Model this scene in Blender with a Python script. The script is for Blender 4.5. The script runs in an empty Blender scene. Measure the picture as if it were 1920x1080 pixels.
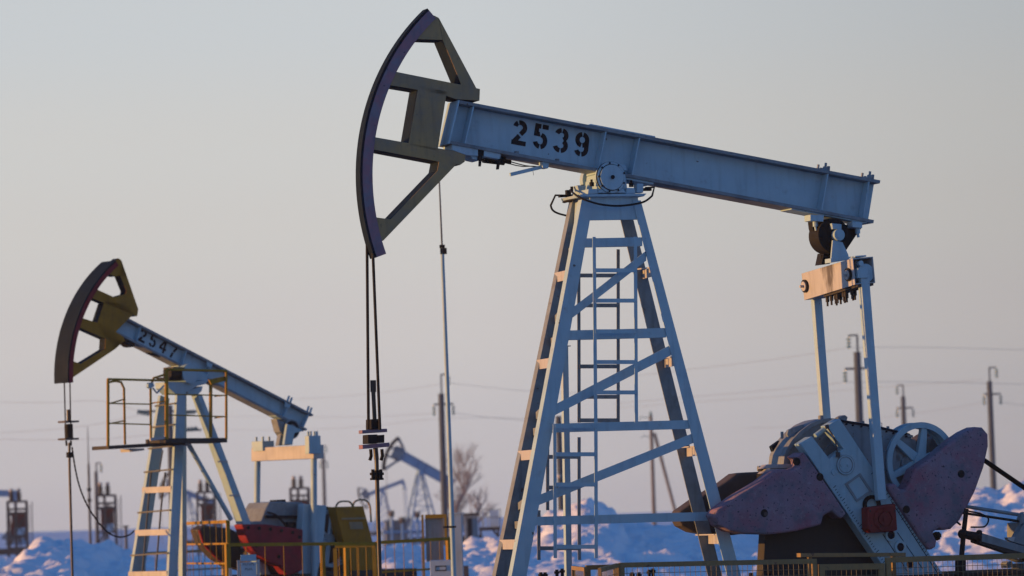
import bpy, bmesh, math, random
from mathutils import Vector, Matrix, noise
R = math.radians
random.seed(7)
S = bpy.context.scene
COL = S.collection

# ------------------------------------------------------------------ camera
F = 6750.0                       # focal length in pixels of a 1920 px wide picture
CAM = Vector((0, 0, 1.9))
PITCH = math.atan(427.6 / F)
ROLL = -math.atan(0.0315)
RM = Matrix.Rotation(R(90) + PITCH, 3, 'X') @ Matrix.Rotation(ROLL, 3, 'Z')
cd = bpy.data.cameras.new('camera')
cam = bpy.data.objects.new('camera', cd)
COL.objects.link(cam)
cam.matrix_world = Matrix.Translation(CAM) @ RM.to_4x4()
cd.sensor_width = 36
cd.lens = F / 1920 * 36
cd.clip_start = 0.5
cd.clip_end = 9000
cd.dof.use_dof = True
cd.dof.focus_distance = 44.6
cd.dof.aperture_fstop = 2.2
S.camera = cam

# ------------------------------------------------------------------ world and sun
SUN_EL, SUN_AZ = R(1.6), R(-98)          # azimuth clockwise from +Y
w = bpy.data.worlds.new('World'); S.world = w; w.use_nodes = True
nt = w.node_tree; N = nt.nodes; L = nt.links
bg = N['Background']; bg.inputs[1].default_value = 0.15
sky = N.new('ShaderNodeTexSky'); sky.sky_type = 'NISHITA'; sky.sun_disc = False
sky.sun_elevation = SUN_EL; sky.sun_rotation = SUN_AZ
sky.air_density = 1.0; sky.dust_density = 1.0; sky.ozone_density = 2.5
tint = N.new('ShaderNodeMix'); tint.data_type = 'RGBA'; tint.blend_type = 'MULTIPLY'
tint.inputs['Factor'].default_value = 1
tint.inputs[7].default_value = (0.42, 0.93, 1.48, 1)
L.new(sky.outputs[0], tint.inputs[6])
tc = N.new('ShaderNodeTexCoord'); sp = N.new('ShaderNodeSeparateXYZ')
L.new(tc.outputs['Generated'], sp.inputs[0])
EXPO = 1.6
def lin(r, g, b, k=1.0):
    f = lambda c: ((c / 255) / 12.92 if c <= 10 else (((c / 255) + .055) / 1.055) ** 2.4)
    return (f(r) * k, f(g) * k, f(b) * k, 1)
kk = 1.0 / (0.15 * 2 ** EXPO)
rm = N.new('ShaderNodeValToRGB'); rm.color_ramp.interpolation = 'EASE'
mr = N.new('ShaderNodeMapRange'); mr.inputs[1].default_value = -0.02; mr.inputs[2].default_value = 0.18
L.new(sp.outputs[2], mr.inputs[0]); L.new(mr.outputs[0], rm.inputs[0])
cr = rm.color_ramp
cr.elements[0].position = 0.0; cr.elements[0].color = lin(178, 173, 181, kk)
cr.elements[1].position = 1.0; cr.elements[1].color = lin(194, 202, 207, kk)
for p, c in ((0.10, (186, 182, 189)), (0.195, (194, 191, 195)), (0.365, (203, 199, 198)), (0.505, (205, 203, 200)), (0.62, (205, 205, 203)), (0.80, (200, 205, 208))):
    e = cr.elements.new(p); e.color = lin(*c, kk)
# slightly brighter towards the sun side
mx = N.new('ShaderNodeMapRange'); mx.inputs[1].default_value = -0.01; mx.inputs[2].default_value = 0.14
mx.inputs[3].default_value = 1.0; mx.inputs[4].default_value = 0.79
L.new(sp.outputs[0], mx.inputs[0])
vm = N.new('ShaderNodeVectorMath'); vm.operation = 'SCALE'
L.new(rm.outputs[0], vm.inputs[0]); L.new(mx.outputs[0], vm.inputs['Scale'])
fac = N.new('ShaderNodeMapRange'); fac.interpolation_type = 'SMOOTHSTEP'
fac.inputs[1].default_value = 0.155; fac.inputs[2].default_value = 0.28
L.new(sp.outputs[2], fac.inputs[0])
mixw = N.new('ShaderNodeMix'); mixw.data_type = 'RGBA'
L.new(fac.outputs[0], mixw.inputs['Factor'])
L.new(vm.outputs[0], mixw.inputs[6]); L.new(tint.outputs[2], mixw.inputs[7])
L.new(mixw.outputs[2], bg.inputs[0])

sl = bpy.data.lights.new('sun', 'SUN'); sl.energy = 2.0; sl.angle = R(0.5); sl.color = (1.0, 0.48, 0.13)
so = bpy.data.objects.new('sun', sl); COL.objects.link(so)
sd = Vector((math.sin(SUN_AZ) * math.cos(SUN_EL), math.cos(SUN_AZ) * math.cos(SUN_EL), math.sin(SUN_EL)))
so.rotation_euler = sd.to_track_quat('Z', 'Y').to_euler()
so.location = (-40, 20, 30)
S.view_settings.view_transform = 'Standard'
S.view_settings.look = 'None'
S.view_settings.exposure = EXPO
S.view_settings.gamma = 1
S.render.engine = 'CYCLES'
S.cycles.use_denoising = True
S.cycles.max_bounces = 6

# ------------------------------------------------------------------ materials
def mat(name, base, base2=None, rough=0.5, scale=3.0, metal=0.0, chip=None, chip_at=0.70, chip_scale=14.0,
        streak=0.25, streak_col=None, bump=0.15, bscale=40.0, var=0.5, spec=0.5):
    m = bpy.data.materials.new(name); m.use_nodes = True
    t = m.node_tree; n = t.nodes; l = t.links
    b = n['Principled BSDF']
    tcn = n.new('ShaderNodeTexCoord')
    n1 = n.new('ShaderNodeTexNoise'); n1.inputs['Scale'].default_value = scale; n1.inputs['Detail'].default_value = 6
    n1.inputs['Roughness'].default_value = 0.65
    l.new(tcn.outputs['Object'], n1.inputs['Vector'])
    r1 = n.new('ShaderNodeMapRange'); r1.inputs[1].default_value = .35; r1.inputs[2].default_value = .68
    l.new(n1.outputs['Fac'], r1.inputs[0])
    mix = n.new('ShaderNodeMix'); mix.data_type = 'RGBA'
    base2 = base2 or tuple(c * (1 - .35 * var) for c in base)
    mix.inputs[6].default_value = (*base, 1); mix.inputs[7].default_value = (*base2, 1)
    l.new(r1.outputs[0], mix.inputs['Factor'])
    out = mix.outputs[2]
    if streak > 0:
        mp = n.new('ShaderNodeMapping'); mp.inputs['Scale'].default_value = (9, 9, .8)
        l.new(tcn.outputs['Object'], mp.inputs[0])
        n2 = n.new('ShaderNodeTexNoise'); n2.inputs['Scale'].default_value = 1.6; n2.inputs['Detail'].default_value = 5
        l.new(mp.outputs[0], n2.inputs['Vector'])
        r2 = n.new('ShaderNodeMapRange'); r2.inputs[1].default_value = .52; r2.inputs[2].default_value = .78
        r2.inputs[4].default_value = streak
        l.new(n2.outputs['Fac'], r2.inputs[0])
        ms = n.new('ShaderNodeMix'); ms.data_type = 'RGBA'
        ms.inputs[7].default_value = (*(streak_col or (0.05, 0.042, 0.036)), 1)
        l.new(r2.outputs[0], ms.inputs['Factor']); l.new(out, ms.inputs[6]); out = ms.outputs[2]
    if chip:
        n3 = n.new('ShaderNodeTexNoise'); n3.inputs['Scale'].default_value = chip_scale; n3.inputs['Detail'].default_value = 4
        l.new(tcn.outputs['Object'], n3.inputs['Vector'])
        r3 = n.new('ShaderNodeMapRange'); r3.inputs[1].default_value = chip_at; r3.inputs[2].default_value = chip_at + .03
        l.new(n3.outputs['Fac'], r3.inputs[0])
        mc = n.new('ShaderNodeMix'); mc.data_type = 'RGBA'; mc.inputs[7].default_value = (*chip, 1)
        l.new(r3.outputs[0], mc.inputs['Factor']); l.new(out, mc.inputs[6]); out = mc.outputs[2]
    l.new(out, b.inputs['Base Color'])
    rr = n.new('ShaderNodeMapRange'); rr.inputs[3].default_value = max(rough - .1, .05); rr.inputs[4].default_value = min(rough + .18, 1)
    l.new(n1.outputs['Fac'], rr.inputs[0]); l.new(rr.outputs[0], b.inputs['Roughness'])
    b.inputs['Metallic'].default_value = metal
    b.inputs['Specular IOR Level'].default_value = spec
    if bump > 0:
        n4 = n.new('ShaderNodeTexNoise'); n4.inputs['Scale'].default_value = bscale; n4.inputs['Detail'].default_value = 3
        l.new(tcn.outputs['Object'], n4.inputs['Vector'])
        bp = n.new('ShaderNodeBump'); bp.inputs['Strength'].default_value = bump; bp.inputs['Distance'].default_value = .004
        l.new(n4.outputs['Fac'], bp.inputs['Height']); l.new(bp.outputs[0], b.inputs['Normal'])
    return m

RUST = (0.10, 0.045, 0.025)
M = {}
M['paint'] = mat('grey blue paint', (0.34, 0.495, 0.565), (0.29, 0.43, 0.505), rough=.5, chip=(.09, .075, .065), chip_at=.72, chip_scale=11, streak=.22)
M['paint2'] = mat('blue grey paint', (0.29, 0.44, 0.50), (0.245, 0.385, 0.45), rough=.5, chip=(.09, .07, .06), chip_at=.74, streak=.25)
M['equal'] = mat('pale grey paint', (0.40, 0.40, 0.40), (0.36, 0.36, 0.36), rough=.55, chip=(.12, .09, .07), chip_at=.73, chip_scale=9, streak=.3)
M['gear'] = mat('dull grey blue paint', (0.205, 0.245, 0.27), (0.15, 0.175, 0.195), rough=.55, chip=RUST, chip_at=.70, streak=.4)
M['ochre'] = mat('weathered ochre paint', (0.38, 0.245, 0.10), (0.29, 0.205, 0.11), spec=.3, rough=.65, chip=(.07, .05, .04), chip_at=.71, streak=.35)
M['mustard'] = mat('mustard paint', (0.38, 0.170, 0.012), (0.29, 0.135, 0.014), rough=.65, spec=.2, chip=(.1, .06, .03), chip_at=.72, streak=.25)
M['yellow'] = mat('yellow paint', (0.34, 0.195, 0.014), (0.26, 0.15, 0.016), spec=.2, rough=.65, chip=(.1, .06, .03), chip_at=.70, streak=.25)
M['yellow2'] = mat('faded yellow paint', (0.27, 0.165, 0.055), (0.20, 0.14, 0.06), rough=.6, chip=(.12, .07, .04), chip_at=.66, streak=.3)
M['purple'] = mat('purple weathered paint', (0.30, 0.125, 0.16), (0.17, 0.13, 0.17), rough=.6, scale=5, chip=(.05, .04, .05), chip_at=.70, streak=.2)
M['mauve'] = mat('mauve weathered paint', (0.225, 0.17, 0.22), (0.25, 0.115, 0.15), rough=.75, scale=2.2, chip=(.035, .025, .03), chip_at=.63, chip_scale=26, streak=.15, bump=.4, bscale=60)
def blotch(m, col, scale, lo, hi, k):
    t = m.node_tree; n = t.nodes; l = t.links; bs = n['Principled BSDF']; src = bs.inputs['Base Color'].links[0].from_socket
    tcn = n.new('ShaderNodeTexCoord'); ns = n.new('ShaderNodeTexNoise'); ns.inputs['Scale'].default_value = scale; ns.inputs['Detail'].default_value = 7; ns.inputs['Roughness'].default_value = .7
    mp = n.new('ShaderNodeMapping'); mp.inputs['Location'].default_value = (3.7, 1.3, 9.1); l.new(tcn.outputs['Object'], mp.inputs[0]); l.new(mp.outputs[0], ns.inputs['Vector'])
    r_ = n.new('ShaderNodeMapRange'); r_.inputs[1].default_value = lo; r_.inputs[2].default_value = hi; r_.inputs[4].default_value = k; l.new(ns.outputs['Fac'], r_.inputs[0])
    mm = n.new('ShaderNodeMix'); mm.data_type = 'RGBA'; mm.inputs[7].default_value = (*col, 1)
    l.new(r_.outputs[0], mm.inputs['Factor']); l.new(src, mm.inputs[6]); l.new(mm.outputs[2], bs.inputs['Base Color'])
blotch(M['mauve'], (.10, .12, .15), 3.4, .48, .66, .75)
blotch(M['mauve'], (.27, .05, .08), 2.6, .56, .72, .6)
blotch(M['mauve'], (.34, .32, .34), 11, .57, .70, .45)
blotch(M['mauve'], (.05, .04, .045), 38, .62, .66, .7)
blotch(M['ochre'], (.17, .165, .15), 2.2, .45, .65, .6)
blotch(M['ochre'], (.10, .08, .06), 14, .60, .68, .5)
blotch(M['paint'], (.40, .46, .50), 1.7, .50, .68, .45)
blotch(M['paint'], (.16, .15, .15), 5.0, .60, .74, .45)
blotch(M['paint2'], (.38, .45, .50), 2.1, .50, .68, .4)
blotch(M['paint2'], (.15, .14, .14), 6.0, .60, .76, .3)
blotch(M['purple'], (.15, .17, .22), 4, .5, .62, .7)
blotch(M['gear'], (.10, .10, .10), 3, .52, .7, .6)
blotch(M['gear'], (.30, .32, .33), 7, .58, .7, .4)
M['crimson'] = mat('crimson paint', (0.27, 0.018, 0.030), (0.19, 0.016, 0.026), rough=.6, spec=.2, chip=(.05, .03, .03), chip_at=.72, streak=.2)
M['redbox'] = mat('dark red paint', (0.21, 0.024, 0.022), (0.14, 0.022, 0.022), rough=.6, spec=.2, chip=(.04, .03, .03), chip_at=.66, streak=.3)
M['front'] = mat('dark steel with painted shade', (0.004, 0.012, 0.024), (0.003, 0.009, 0.018), rough=.7, streak=.2, spec=.12, streak_col=(.02, .018, .016))  # near-black blue paints shade onto the horse heads; also serves real dark marks
M['black'] = mat('black grease and iron', (0.010, 0.010, 0.012), (0.016, 0.015, 0.014), rough=.65, streak=0, spec=.15)
M['dark'] = mat('dark brown steel', (0.020, 0.018, 0.017), (0.033, 0.028, 0.025), rough=.75, streak=.2)
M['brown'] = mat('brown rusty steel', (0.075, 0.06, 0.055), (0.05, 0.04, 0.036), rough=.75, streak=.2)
M['stencil'] = mat('black stencil paint', (0.012, 0.012, 0.014), (0.02, 0.02, 0.024), rough=.7, streak=0, bump=0, spec=.1)
M['rope'] = mat('steel rope', (0.03, 0.028, 0.026), (0.012, 0.011, 0.011), rough=.7, streak=0, bump=.6, bscale=160, spec=.15)
M['rod'] = mat('dark steel rod', (0.05, 0.045, 0.042), (0.03, 0.026, 0.024), rough=.4, streak=0, metal=.4)
M['wire'] = mat('aluminium wire', (0.16, 0.16, 0.17), rough=.5, streak=0, bump=0)
M['mesh'] = mat('welded mesh wire', (0.20, 0.165, 0.09), rough=.6, streak=0, bump=0)
M['concrete'] = mat('grey concrete', (0.065, 0.08, 0.095), (0.05, 0.065, 0.08), rough=.9, streak=.2)
M['wood'] = mat('grey wooden pole', (0.16, 0.14, 0.13), (0.11, 0.10, 0.095), rough=.9, streak=.2)
M['iron'] = mat('galvanised iron', (0.05, 0.06, 0.07), rough=.6, streak=.1)
M['glass'] = mat('green insulator glass', (0.05, 0.14, 0.13), rough=.15, streak=0, bump=0)
M['cabinet'] = mat('pale blue cabinet paint', (0.42, 0.50, 0.56), (0.37, 0.45, 0.51), rough=.5, streak=.2)
M['slat'] = mat('grey corrugated sheet', (0.40, 0.38, 0.36), (0.33, 0.32, 0.30), rough=.6, streak=.3)
M['sign'] = mat('light blue sign', (0.30, 0.48, 0.60), rough=.45, streak=0)
M['signw'] = mat('pale sign', (0.46, 0.55, 0.62), rough=.45, streak=0)
M['bgpaint'] = mat('pale blue pumping unit paint', (0.22, 0.36, 0.50), (0.18, 0.31, 0.44), rough=.55, streak=.15)
M['bark'] = mat('bare bark', (0.24, 0.21, 0.21), (0.19, 0.165, 0.165), rough=.9, streak=0)
M['cream'] = mat('cream porcelain', (0.42, 0.36, 0.28), rough=.35, streak=0)

blotch(M['crimson'], (.10, .03, .03), 2.5, .5, .7, .6)
blotch(M['mustard'], (.16, .09, .03), 2.2, .5, .7, .55)
def snow_mat():
    m = bpy.data.materials.new('snow'); m.use_nodes = True
    t = m.node_tree; n = t.nodes; l = t.links; b = n['Principled BSDF']
    tcn = n.new('ShaderNodeTexCoord')
    n1 = n.new('ShaderNodeTexNoise'); n1.inputs['Scale'].default_value = .9; n1.inputs['Detail'].default_value = 8
    l.new(tcn.outputs['Object'], n1.inputs['Vector'])
    mix = n.new('ShaderNodeMix'); mix.data_type = 'RGBA'
    mix.inputs[6].default_value = (.75, .78, .81, 1); mix.inputs[7].default_value = (.64, .68, .72, 1)
    rr = n.new('ShaderNodeMapRange'); rr.inputs[1].default_value = .42; rr.inputs[2].default_value = .72
    l.new(n1.outputs['Fac'], rr.inputs[0]); l.new(rr.outputs[0], mix.inputs['Factor'])
    l.new(mix.outputs[2], b.inputs['Base Color'])
    b.inputs['Roughness'].default_value = .85; b.inputs['Specular IOR Level'].default_value = .2
    n2 = n.new('ShaderNodeTexNoise'); n2.inputs['Scale'].default_value = 5; n2.inputs['Detail'].default_value = 6
    l.new(tcn.outputs['Object'], n2.inputs['Vector'])
    bp = n.new('ShaderNodeBump'); bp.inputs['Strength'].default_value = .5; bp.inputs['Distance'].default_value = .08
    l.new(n2.outputs['Fac'], bp.inputs['Height']); l.new(bp.outputs[0], b.inputs['Normal'])
    return m
M['snow'] = snow_mat()

# ------------------------------------------------------------------ helpers
def ray(px, py):
    return RM @ Vector(((px - 960) / F, (540 - py) / F, -1))
def WP(px, py, Y):
    """world point on a pixel's ray at ground distance Y"""
    d = ray(px, py); return CAM + d * (Y / d.y)

class Frame:
    """local frame of a unit: x along its beam, y away from the viewer, z up, origin on the ground"""
    def __init__(s, px, py, Y, ang):
        p = WP(px, py, Y); s.o = Vector((p.x, p.y, 0)); s.a = ang
        s.m = Matrix.Rotation(ang, 3, 'Z'); s.mi = s.m.transposed()
        s.c = s.mi @ (CAM - s.o)
    def px(s, px, py, y):
        d = s.mi @ ray(px, py)
        return s.c + d * ((y - s.c.y) / d.y)

class Z:
    """a zoomed view of the photograph used for measuring"""
    def __init__(s, x, y, k): s.x, s.y, s.k = x, y, k
    def __call__(s, p): return (s.x + p[0] * s.k, s.y + p[1] * s.k)
I_ = Z(0, 0, 1)
Z1 = Z(640, 0, 1 / 2.16); Z2 = Z(1000, 200, .24074); Z3 = Z(1440, 280, .29613); Z4 = Z(900, 340, .68528)
Z5 = Z(1300, 740, .32292); Z7 = Z(80, 460, .38889); Z8 = Z(0, 780, .27778); ZZ = Z(320, 800, .25924)
ZM = Z(640, 760, .2963); ZT = Z(1480, 400, .18519); ZR = Z(1700, 880, .18519); ZB = Z(820, 240, .125)
ZN = Z(240, 680, .20374); ZL = Z(0, 860, .20374); ZC = Z(860, 880, .18519)

class MB:
    def __init__(s): s.v = []; s.f = []; s.sm = []
    def add(s, vs, fs, smooth=False):
        b = len(s.v); s.v += [Vector(v) for v in vs]
        for f in fs: s.f.append([b + i for i in f]); s.sm.append(smooth)
        return s
    def hexa(s, a, b):
        """two quads (lists of 4 points)"""
        return s.add(a + b, [(0, 1, 2, 3), (7, 6, 5, 4), (0, 4, 5, 1), (1, 5, 6, 2), (2, 6, 7, 3), (3, 7, 4, 0)])
    def box(s, c, d):
        x, y, z = d[0] / 2, d[1] / 2, d[2] / 2; c = Vector(c)
        q = [(-x, -z), (x, -z), (x, z), (-x, z)]
        return s.hexa([c + Vector((i, -y, k)) for i, k in q], [c + Vector((i, y, k)) for i, k in q])
    def prism(s, pts, off):
        n = len(pts); off = Vector(off); pts = [Vector(p) for p in pts]
        return s.add(pts + [p + off for p in pts],
                     [tuple(range(n)), tuple(range(2 * n - 1, n - 1, -1))] + [(i, n + i, n + (i + 1) % n, (i + 1) % n) for i in range(n)])
    def bar(s, p, q, w, h, up=(0, 0, 1)):
        """rectangular bar from p to q; h measured along up, w across"""
        p, q = Vector(p), Vector(q); d = (q - p).normalized(); up = Vector(up)
        side = d.cross(up)
        if side.length < 1e-4: side = d.cross(Vector((1, 0, 0)))
        side.normalize(); u = side.cross(d).normalized()
        o = [(-w / 2, -h / 2), (w / 2, -h / 2), (w / 2, h / 2), (-w / 2, h / 2)]
        return s.hexa([p + side * a + u * b for a, b in o], [q + side * a + u * b for a, b in o])
    def tube(s, pts, r, n=8, caps=True):
        pts = [Vector(p) for p in pts]; rs = r if isinstance(r, (list, tuple)) else [r] * len(pts)
        prev = None; rings = []
        for i, p in enumerate(pts):
            d = (pts[min(i + 1, len(pts) - 1)] - pts[max(i - 1, 0)]).normalized()
            if prev is None:
                a = d.cross(Vector((0, 0, 1)))
                if a.length < 1e-3: a = d.cross(Vector((1, 0, 0)))
            else: a = prev - d * prev.dot(d)
            a.normalize(); prev = a; b = d.cross(a)
            rings.append([p + (a * math.cos(2 * math.pi * k / n) + b * math.sin(2 * math.pi * k / n)) * rs[i] for k in range(n)])
        vs = [v for rg in rings for v in rg]; fs = []
        for i in range(len(pts) - 1):
            for k in range(n):
                fs.append((i * n + k, i * n + (k + 1) % n, (i + 1) * n + (k + 1) % n, (i + 1) * n + k))
        s.add(vs, fs, True)
        if caps:
            s.add(rings[0], [tuple(range(n - 1, -1, -1))]); s.add(rings[-1], [tuple(range(n))])
        return s
    def cyl(s, p, q, r, n=20, r2=None): return s.tube([p, q], [r, r if r2 is None else r2], n)
    def ball(s, c, r, n=10, sc=(1, 1, 1)):
        c = Vector(c); vs = [c + Vector((0, 0, r * sc[2]))]; fs = []; m = n // 2
        for i in range(1, m):
            t = math.pi * i / m
            for k in range(n):
                a = 2 * math.pi * k / n
                vs.append(c + Vector((r * sc[0] * math.sin(t) * math.cos(a), r * sc[1] * math.sin(t) * math.sin(a), r * sc[2] * math.cos(t))))
        vs.append(c - Vector((0, 0, r * sc[2])))
        for k in range(n): fs.append((0, 1 + k, 1 + (k + 1) % n))
        for i in range(m - 2):
            for k in range(n): fs.append((1 + i * n + k, 1 + (i + 1) * n + k, 1 + (i + 1) * n + (k + 1) % n, 1 + i * n + (k + 1) % n))
        b = 1 + (m - 2) * n
        for k in range(n): fs.append((b + k, len(vs) - 1, b + (k + 1) % n))
        return s.add(vs, fs, True)
    def ring(s, c, ax, r0, r1, depth, n=40):
        """annulus round axis ax, starting at c and going depth along ax"""
        c = Vector(c); ax = Vector(ax).normalized(); a = ax.cross(Vector((0, 0, 1)))
        if a.length < 1e-3: a = ax.cross(Vector((1, 0, 0)))
        a.normalize(); b = ax.cross(a)
        P = lambda r, k, o: c + (a * math.cos(2 * math.pi * k / n) + b * math.sin(2 * math.pi * k / n)) * r + ax * o
        for (ra, oa, rb, ob, sm) in ((r1, 0, r1, depth, True), (r0, 0, r0, depth, True), (r0, 0, r1, 0, False), (r0, depth, r1, depth, False)):
            vs = [P(ra, k, oa) for k in range(n)] + [P(rb, k, ob) for k in range(n)]
            s.add(vs, [(k, (k + 1) % n, n + (k + 1) % n, n + k) for k in range(n)], sm)
        return s
    def clusters(s, touch):
        """groups of faces that belong together: welded by position, then joined when their boxes are close"""
        par = list(range(len(s.v)))
        def find(i):
            while par[i] != i: par[i] = par[par[i]]; i = par[i]
            return i
        at = {}
        for i, v in enumerate(s.v):
            k = (round(v.x * 2e4), round(v.y * 2e4), round(v.z * 2e4))
            if k in at: par[find(i)] = find(at[k])
            else: at[k] = i
        for f in s.f:
            a = find(f[0])
            for i in f[1:]:
                b = find(i)
                if b != a: par[b] = a
        box = {}
        for i, v in enumerate(s.v):
            r = find(i); b = box.get(r)
            if b is None: box[r] = [v.copy(), v.copy()]
            else:
                for k in range(3): b[0][k] = min(b[0][k], v[k]); b[1][k] = max(b[1][k], v[k])
        rs = list(box); grp = {r: r for r in rs}
        def g(r):
            while grp[r] != r: r = grp[r]
            return r
        size = {r: max(box[r][1] - box[r][0]) for r in rs}
        for i, a in enumerate(rs):
            for b in rs[i + 1:]:
                gap = math.sqrt(sum(max(0, box[a][0][k] - box[b][1][k], box[b][0][k] - box[a][1][k]) ** 2 for k in range(3)))
                if gap <= (.004 if touch else max(.02, .5 * max(size[a], size[b]))): grp[g(a)] = g(b)
        out = {}
        for f, sm in zip(s.f, s.sm): out.setdefault(g(find(f[0])), []).append((f, sm))
        return list(out.values())
    SINGLE = ('beam_bolt', 'side_strut', 'inner_strut', 'bearing_bolt', 'anchor_bolt', 'front_strut', 'climbing_rung', 'lifting_hole', 'leg_cleat', 'bearing_block',
              'rail_post', 'fence_post', 'sign_post', 'support_leg', 'vent_pipe', 'gearbox_fitting', 'bearing_cap', 'cover_hub', 'end_cover', 'beam_lug', 'brake_handle', 'rail_clamp', 'guard_rib', 'platform_bracket', 'insulator')
    def build(s, name, m, parent=None, bevel=0.0):
        if len(s.v) < 6000 and name not in ('crown', 'trunk', 'wire_mesh', 'crank_scale_mark', 'overhead_wire', 'fence_bars'):
            cl = s.clusters(name in MB.SINGLE)
            if len(cl) > 1:
                obs = []
                for fs in cl:
                    mb = MB(); ix = {}
                    for f, sm in fs:
                        for i in f:
                            if i not in ix: ix[i] = len(mb.v); mb.v.append(s.v[i])
                        mb.f.append([ix[i] for i in f]); mb.sm.append(sm)
                    obs.append(mb.build1(name, m, parent, bevel))
                return obs[0]
        return s.build1(name, m, parent, bevel)
    def build1(s, name, m, parent=None, bevel=0.0):
        me = bpy.data.meshes.new(name)
        me.from_pydata([tuple(v) for v in s.v], [], s.f); me.update()
        me.polygons.foreach_set('use_smooth', s.sm)
        bm = bmesh.new(); bm.from_mesh(me); bmesh.ops.recalc_face_normals(bm, faces=bm.faces); bm.to_mesh(me); bm.free()
        me.materials.append(M[m] if isinstance(m, str) else m)
        o = bpy.data.objects.new(name, me); COL.objects.link(o)
        if parent: o.parent = parent
        if bevel:
            b = o.modifiers.new('bevel', 'BEVEL'); b.width = bevel; b.segments = 2; b.limit_method = 'ANGLE'; b.angle_limit = R(50)
            b.harden_normals = False
        return o

def tag(o, label, cat, group=None):
    o['label'] = label; o['category'] = cat
    if group: o['group'] = group
    return o
def empty(name, loc, rz, label, cat, group=None):
    o = bpy.data.objects.new(name, None); COL.objects.link(o); o.location = loc; o.rotation_euler = (0, 0, rz)
    o.empty_display_size = .3
    return tag(o, label, cat, group)
def structure(o): o['kind'] = 'structure'; return o
def lerp(a, b, t): return a + (b - a) * t

# ------------------------------------------------------------------ stencil digits
def arc(cx, cy, rx, ry, a0, a1, n=12):
    return [(cx + rx * math.cos(R(a0 + (a1 - a0) * i / n)), cy + ry * math.sin(R(a0 + (a1 - a0) * i / n))) for i in range(n + 1)]
DIG = {
    '2': [arc(.31, .70, .21, .20, 172, 122), arc(.31, .70, .21, .20, 108, -22) + [(.36, .44)], [(.31, .375), (.12, .14)], [(.0, .09), (.62, .09)]],
    '5': [[(.36, .905), (.62, .905)], [(.22, .905), (.30, .905)], [(.135, 1.0), (.115, .50)], [(.20, .575), (.285, .60)], [(.345, .57)] + arc(.33, .33, .20, .235, 60, -82), arc(.33, .33, .23, .235, -98, -165)],
    '3': [arc(.31, .71, .21, .19, 98, 165), arc(.31, .71, .20, .19, 82, -62), arc(.31, .30, .22, .205, 62, -82), arc(.31, .30, .24, .205, -98, -165)],
    '9': [arc(.31, .68, .21, .22, 98, 262), arc(.31, .68, .21, .22, 82, 0) + [(.52, .5)] + arc(.31, .32, .21, .22, 0, -82), arc(.31, .68, .21, .22, 278, 335), arc(.31, .31, .22, .21, -98, -160)],
    '4': [[(.40, .92), (.08, .36)], [(.02, .31), (.36, .31)], [(.42, .31), (.66, .31)], [(.47, .97), (.47, .0)]],
    '7': [[(.02, .905), (.58, .905)], [(.56, .86), (.36, .46)], [(.33, .40), (.24, .0)]],
}
def ribbon(mb, line, wd, P, th):
    """a flat stroke: P maps a 2D point to 3D; th is the thickness vector"""
    n = len(line); lf, rt = [], []
    for i, (x, y) in enumerate(line):
        a = Vector(line[max(i - 1, 0)]); b = Vector(line[min(i + 1, n - 1)]); c = Vector((x, y))
        d = (b - a).normalized(); nr = Vector((-d.y, d.x))
        k = 1.0
        if 0 < i < n - 1:
            d1 = (c - a).normalized(); k = 1 / max(.45, Vector((-d1.y, d1.x)).dot(nr))
        lf.append(c + nr * wd / 2 * k); rt.append(c - nr * wd / 2 * k)
    for i in range(n - 1):
        q = [P(*lf[i]), P(*rt[i]), P(*rt[i + 1]), P(*lf[i + 1])]
        mb.hexa(q, [v + th for v in q])
def digits(text, P, adv, wd, th, parent, m):
    for k, ch in enumerate(text):
        mb = MB()
        for ln in DIG[ch]: ribbon(mb, ln, wd, lambda x, y: P(k * adv + x, y), th)
        mb.build('number_mark', m, parent)

# ================================================================== SETTING: snow
def field():
    mb = MB()
    ys = [2, 20, 40, 60, 75, 90]
    y = 90
    while y < 320: y += 2.2; ys.append(y)
    while y < 9000: y *= 1.12; ys.append(y)
    nx = 90; vs = []; fs = []
    for y in ys:
        wd = 60 + y * .9
        for i in range(nx + 1):
            x = (i / nx * 2 - 1) * wd
            h = 0
            if 92 < y < 900:
                k = min(1, (y - 92) / 40) * min(1, (900 - y) / 300)
                h = k * (.22 * noise.noise((x * .06, y * .03, 1)) + .10 * noise.noise((x * .25, y * .12, 5)))
            vs.append((x, y, h))
    for j in range(len(ys) - 1):
        for i in range(nx):
            a = j * (nx + 1) + i; fs.append((a, a + 1, a + nx + 2, a + nx + 1))
    mb.add(vs, fs, True)
    b = [(-200, -300, -.004), (200, -300, -.004), (200, 2.2, -.004), (-200, 2.2, -.004)]
    mb.add(b, [(0, 1, 2, 3)])
    return structure(mb.build('snow_field', 'snow'))
field()
def well_pad():
    m = mat('trampled dirty snow and gravel', (0.28, 0.30, 0.33), (0.14, 0.14, 0.14), rough=.95, scale=.6, chip=(.34, .35, .37), chip_at=.60, chip_scale=1.3, streak=0, bump=.8, bscale=6)
    mb = MB(); vs = []; fs = []; nx, ny = 60, 60
    for j in range(ny + 1):
        for i in range(nx + 1):
            x, y = lerp_(-24, 22, i / nx), lerp_(26, 90, j / ny); ed = min(i, nx - i, j, ny - j) / 4
            vs.append((x, y, min(ed, 1) * (.06 + .035 * noise.noise((x * .7, y * .7, 2))) - (0.02 if ed == 0 else 0)))
    for j in range(ny):
        for i in range(nx): a = j * (nx + 1) + i; fs.append((a, a + 1, a + nx + 2, a + nx + 1))
    mb.add(vs, fs, True); return structure(mb.build('gravel_pad', m))
lerp_ = lambda a, b, t: a + (b - a) * t
well_pad()

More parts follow.
